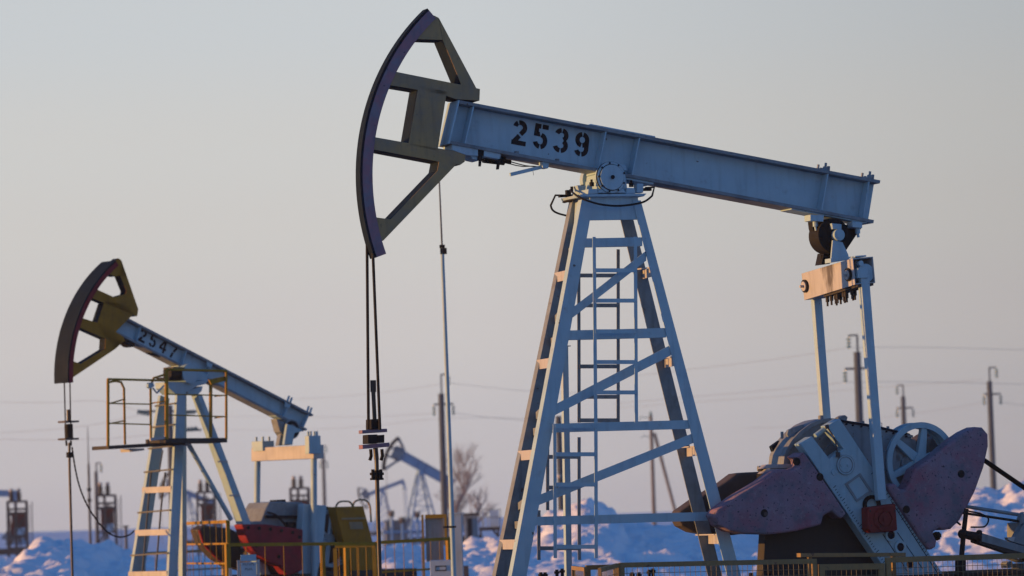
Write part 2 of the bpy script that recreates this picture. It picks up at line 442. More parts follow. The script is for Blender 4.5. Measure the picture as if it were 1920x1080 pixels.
def snow_bank():
    Y0 = 112.0
    prof = [(-260, 1040), (-60, 1060), (0, 1060), (40, 1046), (90, 1008), (150, 1008), (200, 1018), (240, 1040), (330, 1050), (520, 1046), (640, 1030), (720, 1018),
            (800, 1030), (862, 1024), (905, 1012), (950, 1000), (1010, 984), (1052, 960), (1078, 943), (1104, 934), (1128, 948), (1150, 985), (1215, 984), (1290, 978),
            (1340, 985), (1420, 990), (1520, 1000), (1620, 990), (1690, 975), (1740, 952), (1790, 924), (1835, 915), (1858, 920), (1885, 906), (1930, 900), (2000, 906), (2200, 930)]
    P = [WP(a, b, Y0) for a, b in prof]
    def H(x):
        for i in range(len(P) - 1):
            if P[i].x <= x <= P[i + 1].x:
                t = (x - P[i].x) / (P[i + 1].x - P[i].x); t = t * t * (3 - 2 * t)
                return lerp(P[i].z, P[i + 1].z, t)
        return P[0].z if x < P[0].x else P[-1].z
    mb = MB(); x0, x1, y0, y1 = P[0].x, P[-1].x, 99.0, 121.0
    nx = int((x1 - x0) / .11); ny = int((y1 - y0) / .13); vs = []; fs = []
    for j in range(ny + 1):
        y = lerp(y0, y1, j / ny)
        for i in range(nx + 1):
            x = lerp(x0, x1, i / nx)
            wx = x + .5 * noise.noise((x * .5, y * .5, 9)); wy = y + .5 * noise.noise((x * .5, y * .5, 4))
            t = (wy - y0) / (Y0 - y0) if wy < Y0 else (y1 - wy) / (y1 - Y0)
            e = max(0, min(1, t)); e = e ** .75
            h = H(wx) * e
            k = min(1, e * 2.5)
            lump = 0
            for sc, am, sd_ in ((.55, .62, 3.1), (1.25, .40, 7.7), (2.7, .23, 11.3), (4.6, .10, 17.1)):
                qx, qy = wx * sc + .35 * noise.noise((x * sc * 1.7, y * sc * 1.7, sd_)), wy * sc * .85 + .35 * noise.noise((x * sc * 1.7, y * sc * 1.7, sd_ + 4))
                v = noise.voronoi((qx, qy, sd_))[0]
                lump += am * (max(0, 1 - (v[0] / .62) ** 2) ** .8 - .45)
            h += lump * k * .36
            h += .13 * noise.fractal((x * 1.3, y * 1.3, 5), .7, 2.1, 6) * k
            vs.append((x, y, h - .12 * (1 - min(1, e * 6))))
    for j in range(ny):
        for i in range(nx):
            a = j * (nx + 1) + i; fs.append((a, a + 1, a + nx + 2, a + nx + 1))
    mb.add(vs, fs, True)
    return structure(mb.build('snow_bank', 'snow'))
snow_bank()

# ================================================================== main pumping unit
U = Frame(1145, 335, 45.0, R(24))
def q(zf, pts, y, fr=None): return [(fr or U).px(*zf(p), y) for p in pts]
def PR(mb, zf, pts, y0, y1, fr=None):
    return mb.prism(q(zf, pts, y0, fr), (0, y1 - y0, 0))

MAIN = empty('pump_jack', U.o, U.a, 'large near oil pump jack in grey blue paint with number 2539 on its beam', 'pump jack', 'oil pump jacks')
UPX = U.px

class Beam:
    """the four near-edge corners of a walking beam -> point at t along, v up, y"""
    def __init__(s, fr, A, B, C, D, y):
        s.A, s.B, s.C, s.D = fr.px(*A, y), fr.px(*B, y), fr.px(*C, y), fr.px(*D, y)   # top left, top right, bottom left, bottom right
        s.len = (s.D - s.C).length; s.h = (s.A - s.C).length
    def __call__(s, t, v, y):
        p = lerp(lerp(s.C, s.D, t), lerp(s.A, s.B, t), v); return Vector((p.x, y, p.z))

def i_beam(name, bm, hw, parent, m, ft=.045, stiff=(), plates=(), holes=()):
    f = ft / bm.h; mb = MB(); fl = []
    for v0, v1, hy in ((0, f, hw), (1 - f, 1, hw)):
        fb = MB(); fb.prism([bm(0, v0, -hy), bm(1, v0, -hy), bm(1, v1, -hy), bm(0, v1, -hy)], (0, 2 * hy, 0)); fl.append(fb)
    mb.prism([bm(.0, f, -.014), bm(1, f, -.014), bm(1, 1 - f, -.014), bm(.0, 1 - f, -.014)], (0, .028, 0))
    dt = .009 / bm.len
    for t in stiff:
        for s in (-1, 1):
            ya, yb = (-hw + .006, -.014) if s < 0 else (.014, hw - .006)
            mb.prism([bm(t - dt, f, ya), bm(t + dt, f, ya), bm(t + dt, 1 - f, ya), bm(t - dt, 1 - f, ya)], (0, yb - ya, 0))
    # end plate
    mb.prism([bm(-.004, .0, -hw + .003), bm(-.0002, .0, -hw + .003), bm(-.0002, 1, -hw + .003), bm(-.004, 1, -hw + .003)], (0, 2 * hw - .006, 0))
    for t0, t1, v0, v1, hy in plates:
        mb.prism([bm(t0, v0, -hy), bm(t1, v0, -hy), bm(t1, v1, -hy), bm(t0, v1, -hy)], (0, 2 * hy, 0))
    o = mb.build(name, m, parent, .005)
    for fb in fl: fb.build('beam_flange', 'gear', o, .004)
    return o

BM = Beam(U, (863, 188), (1651, 338), (844, 270), (1638, 418.5), -.17)
beam = i_beam('walking_beam', BM, .17, MAIN, 'paint', .042, (.033, .338, .417, .872, .974),
              ((.30, .453, 1.0005, 1.035, .15), (.336, .47, -.05, -.0005, .15), (.80, .985, -.03, -.0005, .15)))
# numbers on the web: height .30 m
e1 = (BM(1, .5, 0) - BM(0, .5, 0)).normalized(); e2 = Vector((-e1.z, 0, e1.x))
o2 = UPX(*Z1((688, 582)), -.02); o2 = Vector((o2.x, -.014, o2.z))
dh = .315
end9 = UPX(*Z1((940, 632)), -.02); adv = ((Vector((end9.x, -.014, end9.z)) - o2).length / 3) / dh
digits('2539', lambda x, y: o2 + e1 * (x * dh) + e2 * (y * dh), adv, .185, Vector((0, -.004, 0)), beam, 'stencil')
mb = MB()
for t in (.868, .978):
    for y in (-.1, .1):
        p = BM(t, 1, y); mb.cyl(p + Vector((0, 0, -.01)), p + Vector((.012, 0, .05)), .034, 6); mb.cyl(p + Vector((.012, 0, .05)), p + Vector((.02, 0, .10)), .017, 8)
        p2 = p + Vector((.05, 0, -.012)); mb.cyl(p2, p2 + Vector((.01, 0, .07)), .02, 8)
for t in (.154, .247):
    p = BM(t, .075, -.10); mb.cyl(p, p + Vector((.0, 0, .035)), .028, 6)
for t in (.154, .247):
    p = BM(t, .075, .10); mb.cyl(p, p + Vector((.0, 0, .035)), .028, 6)
mb.build('beam_bolt', 'gear', beam)

# under-beam lock gear near the head
mb = MB()
PR(mb, ZB, [(225, 245), (610, 290), (612, 420), (520, 415), (430, 405), (225, 330)], -.15, .15)
PR(mb, ZB, [(505, 420), (640, 420), (640, 490), (530, 465)], -.12, .12)
PR(mb, ZB, [(700, 320), (975, 365), (950, 470), (700, 425)], -.15, .15)
mb.build('head_hinge_plate', 'paint', beam, .006)
mb = MB()
for y in (-.15, .12):
    PR(mb, ZB, [(625, 300), (710, 315), (665, 480), (655, 575), (625, 573), (630, 485), (610, 480)], y, y + .025)
    PR(mb, ZB, [(945, 360), (985, 370), (940, 530), (925, 620), (890, 620), (900, 535), (925, 500)], y, y + .025)
a, b = UPX(*ZB((690, 455)), 0), UPX(*ZB((985, 490)), 0)
mb.tube([a, b], .035, 8)
for i in range(14):
    p = lerp(a, b, i / 13); mb.tube([p, p + (b - a).normalized() * .014], .058, 10)
mb.tube([UPX(*ZB((985, 490)), 0), UPX(*ZB((1100, 515)), 0)], .028, 8)
mb.build('head_lock_spring', 'black', beam)
mb = MB()
mb.bar(UPX(*ZB((1090, 700)), -.08), UPX(*ZB((1590, 580)), -.08), .035, .045)
PR(mb, ZB, [(1580, 500), (1680, 520), (1665, 605), (1580, 600)], -.14, -.02)
mb.build('lock_lever', 'paint', beam, .004)
mb = MB()
mb.tube([UPX(*ZB(p), -.05) for p in ((1095, 505), (1200, 535), (1320, 565), (1480, 582))], .007, 6)
mb.tube([UPX(*ZB(p), .02) for p in ((1085, 535), (1180, 562), (1290, 578), (1420, 572), (1590, 588))], .007, 6)
mb.tube([UPX(*ZB(p), -.08) for p in ((1428, 620), (1445, 710))], .003, 5)
mb.build('lock_cable', 'black', beam)

# --- horse head
def fit_circle(P):
    import numpy as np
    A = np.array([[2 * p.x, 2 * p.z, 1] for p in P]); b = np.array([p.x ** 2 + p.z ** 2 for p in P])
    s = np.linalg.lstsq(A, b, rcond=None)[0]; return float(s[0]), float(s[1]), float(math.sqrt(s[2] + s[0] ** 2 + s[1] ** 2))
def head(fr, parent, zf, outer, members, yn, yf, bw, y_front, m_side, m_band, m_front, thin=()):
    cx, cz, rr = fit_circle(q(zf, outer, yn, fr))
    pa, pb = fr.px(*zf(outer[0]), yn), fr.px(*zf(outer[-1]), yn)
    a0 = math.atan2(pa.z - cz, pa.x - cx); a1 = math.atan2(pb.z - cz, pb.x - cx)
    if a1 < 0: a1 += 2 * math.pi
    if a0 < 0: a0 += 2 * math.pi
    n = 40
    def sector(r0, r1, y0, y1, m, name, par, e0=0, e1=0):
        mb = MB()
        A = [a0 - e0 + (a1 - a0 + e1 + e0) * i / n for i in range(n + 1)]
        out = [Vector((cx + r1 * math.cos(a), y0, cz + r1 * math.sin(a))) for a in A]
        inn = [Vector((cx + r0 * math.cos(a), y0, cz + r0 * math.sin(a))) for a in A]
        o = Vector((0, y1 - y0, 0)); vs = out + inn + [v + o for v in out] + [v + o for v in inn]; k = n + 1; fs = []
        for i in range(n):
            fs += [(i, i + 1, k + i + 1, k + i), (2 * k + i, 3 * k + i, 3 * k + i + 1, 2 * k + i + 1),
                   (i, 2 * k + i, 2 * k + i + 1, i + 1), (k + i, k + i + 1, 3 * k + i + 1, 3 * k + i)]
        for i in (0, n): fs.append((i, k + i, 3 * k + i, 2 * k + i))
        mb.add(vs, fs); return mb.build(name, m, par)
    mb = MB()
    for pts in members: PR(mb, zf, pts, yn, yn + .009, fr)
    hd = mb.build('horse_head', m_side, parent, .004)
    mb = MB()
    for i_, pts in enumerate(members):
        p_ = q(zf, pts, yn, fr)
        if i_ in thin: mb.prism([v + Vector((0, yf - yn - .03, 0)) for v in p_], (0, .03, 0)); continue
        mb.prism([v + Vector((0, .0095, 0)) for v in p_], (0, yf - yn - .0095, 0))
    mb.build('head_box', m_front, hd, .004)  # inner faces coloured near black to imitate shade
    sector(rr - bw, rr - .02, yn - .012, min(yf + .012, y_front[1]), m_band, 'arc_band', hd)
    sector(rr - .019, rr + .012, y_front[0], y_front[1], m_front, 'wireline_face', hd)  # same dark colour, so the sunlit arc reads as shaded
    return hd, (cx, cz, rr, a0, a1)
outer = [(352, 40), (300, 95), (205, 205), (165, 290), (125, 400), (96, 555), (84, 650), (82, 760), (95, 880), (108, 960), (135, 1045)]
members = [
    [(375, 62), (395, 72), (410, 162), (288, 158), (310, 120)],
    [(396, 73), (548, 358), (484, 352), (484, 338), (411, 163)],
    [(210, 288), (480, 342), (562, 360), (560, 408), (465, 402), (425, 388), (300, 362), (185, 343)],
    [(313, 345), (428, 370), (390, 612), (272, 585)],
    [(118, 552), (265, 578), (390, 600), (505, 618), (500, 655), (482, 668), (395, 655), (112, 602)],
    [(396, 650), (470, 662), (170, 975), (140, 960), (125, 878), (200, 888), (388, 692)],
]
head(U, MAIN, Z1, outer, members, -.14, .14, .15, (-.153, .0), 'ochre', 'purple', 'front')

# --- samson post
post = MB()
LEG = {}
def leg(name, tl, tr, bl, br, yt, yb, dep, m='paint', sides=(0, 1)):
    """tl.. px of the near face at the top, bl.. lower down; extended to z=1.05"""
    T = [U.px(*tl, yt), U.px(*tr, yt)]; B = [U.px(*bl, yb), U.px(*br, yb)]
    k = [(t.z - 1.0) / (t.z - b.z) for t, b in zip(T, B)]
    B = [t + (b - t) * kk_ for t, b, kk_ in zip(T, B, k)]
    # channel: web plate facing the viewer plus two flanges behind
    mb = MB(); th = Vector((0, .014, 0)); dp = Vector((0, dep, 0))
    mb.hexa([T[0], T[1], B[1], B[0]], [p + th for p in (T[0], T[1], B[1], B[0])])
    for s in sides:
        i = Vector((.014 if s == 0 else -.014, 0, 0)); o = Vector((0, .0145, 0))
        mb.hexa([T[s] + o, T[s] + i + o, B[s] + i + o, B[s] + o], [T[s] + dp, T[s] + i + dp, B[s] + i + dp, B[s] + dp])
    LEG[name] = (T, B)
    return mb.build('post_leg', m, MAIN)
leg('nl', (1091, 374), (1113, 374), (960, 1076), (988, 1076), -.20, -.30, .11, sides=(0,))
leg('nr', Z4((418, 52)), Z4((440, 52)), Z4((672, 1060)), Z4((713, 1075)), -.20, -.30, .11, sides=(1,))
leg('fl', Z4((254, 52)), Z4((284, 52)), Z4((43, 1078)), Z4((80, 1078)), .20, .27, .11, sides=(0,), m='gear')  # darker paint stands in for shade inside the tower
leg('fr', Z4((385, 105)), Z4((420, 105)), Z4((612, 1030)), Z4((650, 1030)), .20, .27, .11, sides=(1,), m='gear')  # shade put into the paint, as on the other far leg
def ypost(z, near=True):
    t = (z - 1.0) / 4.9
    return lerp(-.31, -.20, t) if near else lerp(.28, .20, t)
def brace(zf, a, b, h, dep=.09, name='cross_brace', yy=None, m='paint'):
    """angle-section brace on the near face; h = height in zoom px of the vertical leaf"""
    P = []
    for (x, y) in (a, b):
        z = U.px(*zf((x, y)), -.25).z; yv = ypost(z) if yy is None else yy
        P.append((U.px(*zf((x, y)), yv + .02), U.px(*zf((x, y + h)), yv + .02)))
    mb = MB(); th = Vector((0, .012, 0)); dp = Vector((0, dep, 0)); dn = Vector((0, 0, -.012))
    qd = [P[0][0], P[1][0], P[1][1], P[0][1]]
    mb.hexa(qd, [p + th for p in qd])
    qd = [P[0][1] - dn, P[1][1] - dn, P[1][1], P[0][1]]
    mb.hexa([p + th * 1.02 for p in qd], [p + dp for p in qd])
    return mb.build(name, m, MAIN)
brace(Z4, (288, 156), (444, 153), 24)
brace(Z4, (243, 408), (510, 401), 26)
brace(Z4, (200, 663), (575, 653), 24)
brace(Z4, (148, 918), (640, 904), 24)
brace(Z4, (255, 345), (455, 190), 27)
brace(Z4, (203, 612), (523, 447), 29)
brace(Z4, (158, 860), (586, 688), 27)
# side braces between near and far legs, left and right side
def on(leg_, z, s, y_off=0):
    T, B = LEG[leg_]; t = (T[s].z - z) / (T[s].z - B[s].z); return lerp(T[s], B[s], t)
def zof(y, px_=1060): return U.px(px_, y, -.05).z
mb = MB()
for zy in (258, 498, 748, 991):
    z = zof(340 + zy * .68528, 1010)
    a, b = on('nl', z, 0), on('fl', z, 0)
    mb.hexa([a + Vector((.012, .02, .06)), b + Vector((.012, .10, .06)), b + Vector((.012, .10, -.06)), a + Vector((.012, .02, -.06))],
            [a + Vector((.026, .02, .06)), b + Vector((.026, .10, .06)), b + Vector((.026, .10, -.06)), a + Vector((.026, .02, -.06))])
mb.build('side_strut', 'equal', MAIN)
mb = MB()
for z0 in (185, 375, 432, 640, 680, 888, 935):
    z = zof(340 + z0 * .68528, 1010)
    a, b = on('nl', z, 1), on('fl', z, 1)
    up = .12 if z0 in (375, 640, 888) else 0
    mb.bar(a + Vector((-.05, .05, up)), b + Vector((-.05, .05, -.02)), .05, .09)
mb.build('inner_strut', 'gear', MAIN)  # duller paint imitates the shade between the legs
mb = MB()
for zy in (250, 493, 738, 980):
    z = zof(340 + zy * .68528, 1320)
    a, b = on('nr', z, 0), on('fr', z, 1)
    mb.hexa([a + Vector((.012, .02, .05)), b + Vector((-.05, .10, .05)), b + Vector((-.05, .10, -.06)), a + Vector((.012, .02, -.06))],
            [a + Vector((.024, .02, .05)), b + Vector((-.03, .10, .05)), b + Vector((-.03, .10, -.06)), a + Vector((.024, .02, -.06))])
    mb.hexa([a + Vector((.03, .02, .066)), b + Vector((-.20, .0, .066)), b + Vector((-.20, .10, .066)), a + Vector((.03, .12, .066))],
            [a + Vector((.03, .02, .05)), b + Vector((-.20, .0, .05)), b + Vector((-.20, .10, .05)), a + Vector((.03, .12, .05))])
mb.build('side_strut', 'equal', MAIN)
# post head plate and gussets
mb = MB()
PR(mb, Z2, [(440, 700), (815, 697), (830, 880), (440, 886)], -.188, -.17)
PR(mb, Z2, [(440, 700), (815, 697), (830, 880), (440, 886)], .19, .21)
mb.hexa([LEG['nl'][0][0] + Vector((.03, .12, -.02)), LEG['fl'][0][0] + Vector((.03, 0, -.02)), LEG['fl'][0][0] + Vector((.0, 0, -.30)), LEG['nl'][0][0] + Vector((-.02, .12, -.30))],
        [LEG['nl'][0][0] + Vector((.05, .12, -.02)), LEG['fl'][0][0] + Vector((.05, 0, -.02)), LEG['fl'][0][0] + Vector((.02, 0, -.30)), LEG['nl'][0][0] + Vector((.0, .12, -.30))])
PR(mb, Z2, [(362, 682), (884, 676), (862, 698), (372, 702)], -.25, .33)
mb.build('post_head', 'paint', MAIN, .005)
# saddle bearing
c = UPX(*Z2((614, 549)), -.27)
mb = MB()
mb.cyl((c.x, -.27, c.z), (c.x, -.25, c.z), .158, 36); mb.cyl((c.x, -.249, c.z), (c.x, -.18, c.z), .197, 40)
mb.cyl((c.x, -.179, c.z), (c.x, .18, c.z), .15, 32)
mb.cyl((c.x, .181, c.z), (c.x, .27, c.z), .197, 40)
mb.cyl((c.x, -.285, c.z), (c.x, -.27, c.z), .024, 12)
for k in range(9):
    a = k * 2 * math.pi / 9 + .3
    mb.cyl((c.x + .178 * math.cos(a), -.262, c.z + .178 * math.sin(a)), (c.x + .178 * math.cos(a), -.249, c.z + .178 * math.sin(a)), .013, 8)
sad = mb.build('saddle_bearing', 'paint', MAIN, .006)
mb = MB(); mb.ring((c.x, -.2515, c.z), (0, 1, 0), .156, .168, .003, 40); mb.ring((c.x, -.2475, c.z), (0, 1, 0), .194, .2, .03, 40); mb.cyl((c.x, -.296, c.z), (c.x, -.284, c.z), .026, 12)
for k in range(9):
    a = k * 2 * math.pi / 9 + .3; mb.cyl((c.x + .180 * math.cos(a), -.2665, c.z + .180 * math.sin(a)), (c.x + .180 * math.cos(a), -.2625, c.z + .180 * math.sin(a)), .013, 8)
mb.build('disc_edge', 'front', sad)
mb = MB()
PR(mb, Z2, [(500, 560), (725, 560), (735, 668), (490, 668)], -.18, .18)
PR(mb, Z2, [(500, 672), (728, 672), (700, 640), (520, 640)], -.24, -.181)
PR(mb, Z2, [(428, 640), (498, 640), (505, 678), (425, 680)], -.24, .24)
PR(mb, Z2, [(728, 632), (790, 632), (798, 676), (722, 678)], -.24, .24)
PR(mb, Z2, [(808, 598), (858, 598), (858, 670), (806, 670)], -.22, -.12)
PR(mb, Z2, [(342, 612), (412, 612), (405, 680), (360, 680)], .0, .14)
PR(mb, Z2, [(500, 480), (730, 500), (722, 455), (520, 430)], -.15, .15)
mb.build('bearing_pedestal', 'paint', sad, .008)
mb = MB()
for p in ((763, 625), (455, 620)):
    b = UPX(*Z2(p), -.16); mb.cyl(b, b + Vector((0, 0, .05)), .03, 6); mb.cyl(b + Vector((0, 0, .05)), b + Vector((0, 0, .085)), .016, 8)
for p in ((385, 645), (300, 660)):
    b = UPX(*Z2(p), .1); mb.cyl(b, b + Vector((0, 0, .06)), .02, 8)
mb.bar(UPX(*Z2((270, 650)), .25), UPX(*Z2((275, 745)), .25), .05, .06, (1, 0, 0))
mb.bar(UPX(*Z2((235, 745)), .2), UPX(*Z2((370, 705)), .0), .06, .02)
mb.bar(UPX(*Z2((200, 698)), .28), UPX(*Z2((340, 690)), .28), .05, .03)
mb.bar(UPX(*Z2((858, 645)), -.2), UPX(*Z2((915, 645)), -.2), .05, .035)
mb.build('bearing_bolt', 'black', sad)
mb = MB()
def smooth_path(pts, k=6):
    out = []
    for i in range(len(pts) - 1):
        p0, p1, p2, p3 = pts[max(i - 1, 0)], pts[i], pts[i + 1], pts[min(i + 2, len(pts) - 1)]
        for j in range(k):
            t = j / k
            out.append(.5 * ((2 * p1) + (p2 - p0) * t + (2 * p0 - 5 * p1 + 4 * p2 - p3) * t * t + (3 * p1 - p0 - 3 * p2 + p3) * t ** 3))
    return out + [pts[-1]]
mb.tube(smooth_path([UPX(*Z2(p), y) for p, y in (((285, 650), .1), ((370, 712), -.3), ((520, 760), -.36), ((680, 772), -.36), ((850, 745), -.36), ((925, 695), -.33))]) + [UPX(*Z2((942, 628)), -.28), UPX(*Z2((870, 632)), -.24)], .013, 8)
mb.tube([UPX(*Z2((265, 692)), .25), UPX(*Z2((172, 690)), .3)] + smooth_path([UPX(*Z2(p), .36) for p in ((135, 770), (150, 805), (190, 830), (262, 850))]), .013, 8)
mb.build('guard_hoop', 'black', sad)

# ladders
def ladder(zf, x0a, x0b, x1a, x1b, ya, yb, rungs, y, tie=True):
    mb = MB(); rw = .043
    l0, l1 = UPX(*zf((x0a, ya)), y), UPX(*zf((x0b, yb)), y); r0, r1 = UPX(*zf((x1a, ya)), y), UPX(*zf((x1b, yb)), y)
    for a, b in ((l0, l1), (r0, r1)): mb.bar(a, b, .010, rw, (1, 0, 0))
    for ry in rungs:
        t = (ry - ya) / (yb - ya); p, s = lerp(l0, l1, t), lerp(r0, r1, t)
        mb.bar(p + Vector((0, -.0105, 0)), s + Vector((0, -.0105, 0)), .008, .05)
    return mb.build('ladder_section', 'paint' if y < 0 else 'gear', MAIN)  # far ladders take darker paint in place of shade
ladder(Z4, 312, 317, 425, 428, 152, 672, (244, 327, 411, 495, 578), -.37)
ladder(Z4, 204, 206, 317, 318, 664, 1031, (670, 747, 830, 1000), -.37)
ladder(Z4, 270, 271, 378, 378, 186, 660, (258, 340, 425, 507, 590, 654), .33)
ladder(Z4, 161, 161, 271, 272, 900, 1036, (1004,), .33)
ladder(Z4, 185, 185, 271, 271, 700, 900, (754, 838), .33)

# equalizer, its bearing, pitmans
YN, YF = -.70, .62
def quad(zf, pts, y): return [UPX(*zf(p), y) for p in pts]
lq_n = quad(ZT, [(640, 455), (664, 722)], YN); lq_f = quad(ZT, [(122, 610), (150, 880)], YF)
rq_n = quad(ZT, [(848, 437), (862, 715)], YN)
wx = Vector((rq_n[0].x - lq_n[0].x, 0, rq_n[0].z - lq_n[0].z))
tn, bn, tf, bf = lq_n[0], lq_n[1], lq_f[0], lq_f[1]
mb = MB()
th = wx.normalized() * .014
YB = YN + .26
k = (YB - YN) / (YF - YN); tm, bm_ = lerp(tn, tf, k), lerp(bn, bf, k)
# left and right side plates run the whole length, closed box behind the open end
mb.hexa([tn, tf, bf, bn], [p + th for p in (tn, tf, bf, bn)])
mb.hexa([p + wx for p in (tn, tf, bf, bn)], [p + wx - th for p in (tn, tf, bf, bn)])
mb.hexa([tm + th * 1.01, tf + th * 1.01, bf + th * 1.01, bm_ + th * 1.01], [p + wx - th * 1.01 for p in (tm, tf, bf, bm_)])
up = Vector((0, 0, .014))
mb.hexa([tn + th * 1.02, tm + th * 1.02, tm + th * 1.02 - up, tn + th * 1.02 - up], [p + wx - th * 1.02 for p in (tn, tm, tm - up, tn - up)])
mb.hexa([bn + th * 1.02 + up, bm_ + th * 1.02 + up, bm_ + th * 1.02, bn + th * 1.02], [p + wx - th * 1.02 for p in (bn + up, bm_ + up, bm_, bn)])
eqz = mb.build('equalizer', 'equal', MAIN, .004)
# oil stain, covers, studs, underside plate
mb = MB()
def on_face(u, v, o=.003): # u 0 near .. 1 far, v 0 bottom .. 1 top, o outwards
    p = lerp(lerp(bn, bf, u), lerp(tn, tf, u), v); return p - th.normalized() * o
for u, v in ((.10, .44), (.945, .50)):
    p = on_face(u, v, -.005); ax = -th.normalized()
    mb.cyl(p, p + ax * .028, .085, 24)
cov = mb.build('end_cover', 'black', eqz)
mb = MB()
for u, v in ((.10, .44), (.945, .50)):
    p = on_face(u, v, .0235); ax = -th.normalized(); mb.cyl(p, p + ax * .012, .062, 24); mb.cyl(p, p + ax * .06, .018, 10)
mb.build('cover_hub', 'equal', cov)
def oil_streak(m, yc, zt, zb):
    t = m.node_tree; n = t.nodes; l = t.links; bs = n['Principled BSDF']; src = bs.inputs['Base Color'].links[0].from_socket
    tcn = n.new('ShaderNodeTexCoord'); sx = n.new('ShaderNodeSeparateXYZ'); l.new(tcn.outputs['Object'], sx.inputs[0])
    d = n.new('ShaderNodeMath'); d.operation = 'SUBTRACT'; d.inputs[1].default_value = yc; l.new(sx.outputs[1], d.inputs[0])
    ab = n.new('ShaderNodeMath'); ab.operation = 'ABSOLUTE'; l.new(d.outputs[0], ab.inputs[0])
    w_ = n.new('ShaderNodeMapRange'); w_.inputs[1].default_value = .0; w_.inputs[2].default_value = .22; w_.inputs[3].default_value = .62; w_.inputs[4].default_value = 0; l.new(ab.outputs[0], w_.inputs[0])
    h_ = n.new('ShaderNodeMapRange'); h_.inputs[1].default_value = zb; h_.inputs[2].default_value = zt; h_.inputs[3].default_value = -.12; h_.inputs[4].default_value = .28; l.new(sx.outputs[2], h_.inputs[0])
    mp = n.new('ShaderNodeMapping'); mp.inputs['Scale'].default_value = (1, 16, 3); l.new(tcn.outputs['Object'], mp.inputs[0])
    ns = n.new('ShaderNodeTexNoise'); ns.inputs['Scale'].default_value = 1.5; ns.inputs['Detail'].default_value = 5; l.new(mp.outputs[0], ns.inputs['Vector'])
    a1 = n.new('ShaderNodeMath'); l.new(w_.outputs[0], a1.inputs[0]); l.new(h_.outputs[0], a1.inputs[1])
    a2 = n.new('ShaderNodeMath'); l.new(a1.outputs[0], a2.inputs[0]); l.new(ns.outputs['Fac'], a2.inputs[1])
    r_ = n.new('ShaderNodeMapRange'); r_.inputs[1].default_value = .78; r_.inputs[2].default_value = 1.15; r_.inputs[4].default_value = .9; l.new(a2.outputs[0], r_.inputs[0])
    mm = n.new('ShaderNodeMix'); mm.data_type = 'RGBA'; mm.inputs[7].default_value = (.045, .035, .028, 1)
    l.new(r_.outputs[0], mm.inputs['Factor']); l.new(src, mm.inputs[6]); l.new(mm.outputs[2], bs.inputs['Base Color'])
m_ = M['equal'].copy(); m_.name = 'pale grey paint with oil streak'
oil_streak(m_, lerp(YN, YF, .47), tn.z, bf.z); eqz.data.materials[0] = m_
for ob_ in MAIN.children:
    if ob_.name.startswith('equalizer') and ob_.type == 'MESH' and not ob_.name.startswith('equalizer_yoke'): ob_.data.materials[0] = m_
mb = MB()
mb.hexa([lerp(bn, bf, .0) + th - up * 2.2 + wx * .08, lerp(bn, bf, .66) + th - up * 2.2 + wx * .08, lerp(bn, bf, .66) + wx * .9 - up * 2.2, lerp(bn, bf, .0) + wx * .9 - up * 2.2],
        [p + up * 2.1 for p in (lerp(bn, bf, .0) + th + wx * .08, lerp(bn, bf, .66) + th + wx * .08, lerp(bn, bf, .66) + wx * .9, lerp(bn, bf, .0) + wx * .9)] if False else
        [lerp(bn, bf, .0) + th + wx * .08 - up * .1, lerp(bn, bf, .66) + th + wx * .08 - up * .1, lerp(bn, bf, .66) + wx * .9 - up * .1, lerp(bn, bf, .0) + wx * .9 - up * .1])
for u in (.18, .30, .34, .46, .50, .58, .66):
    for wv in (.3, .75):
        p = lerp(bn, bf, u) + wx * wv - up * 2; mb.cyl(p, p - Vector((0, 0, .07)), .024, 6); mb.cyl(p - Vector((0, 0, .07)), p - Vector((0, 0, .125)), .014, 8)
mb.build('stud_plate', 'dark', eqz)
# blocks at the pitman tops
for y, xy0 in ((YN - .02, (745, 600)),):
    mb = MB()
    PR(mb, ZT, [(695, 555), (795, 555), (795, 655), (697, 655)], YN - .03, YN + .16)
    c2 = UPX(*ZT((775, 605)), YN + .02); mb.cyl((c2.x, YN + .02, c2.z), (c2.x, YN + .22, c2.z), .12, 24)
    c2 = UPX(*ZT((725, 505)), YN + .0); mb.cyl((c2.x, YN - .01, c2.z), (c2.x, YN + .1, c2.z), .035, 10)
    PR(mb, ZT, [(668, 430), (780, 422), (782, 438), (665, 445)], YN, YN + .2)
    mb.build('pitman_block', 'paint', eqz, .006)
# tail bearing
mb = MB()
mb.cyl((0, 0, 0), (0, 0, 0.001), .001, 4)
tb = UPX(*ZT((490, 220)), -.25)
mb = MB()
PR(mb, ZT, [(225, 70), (745, 135), (700, 190), (640, 280), (580, 370), (500, 395), (360, 405), (300, 350), (262, 250), (235, 150)], -.06, .05)
mb.cyl((tb.x - .03, -.20, tb.z + .0), (tb.x - .03, .06, tb.z + .0), .225, 36)
for k in range(8):
    a = k * math.pi / 4 + .2; mb.cyl((tb.x - .03 + .18 * math.cos(a), -.215, tb.z + .18 * math.sin(a)), (tb.x - .03 + .18 * math.cos(a), -.2, tb.z + .18 * math.sin(a)), .018, 8)
tbo = mb.build('tail_bearing', 'black', MAIN, .006)
mb = MB()
PR(mb, ZT, [(212, 12), (352, 20), (345, 85), (213, 75)], -.2, -.04)
PR(mb, ZT, [(640, 78), (742, 95), (738, 150), (640, 140)], -.2, -.04)
for p in ((262, 80), (690, 150)):
    for y in (-.12,):
        b = UPX(*ZT(p), y); mb.cyl(b, b - Vector((0, 0, .07)), .035, 6); mb.cyl(b - Vector((0, 0, .07)), b - Vector((-.01, 0, .12)), .018, 8)
mb.build('bearing_block', 'paint', tbo, .006)
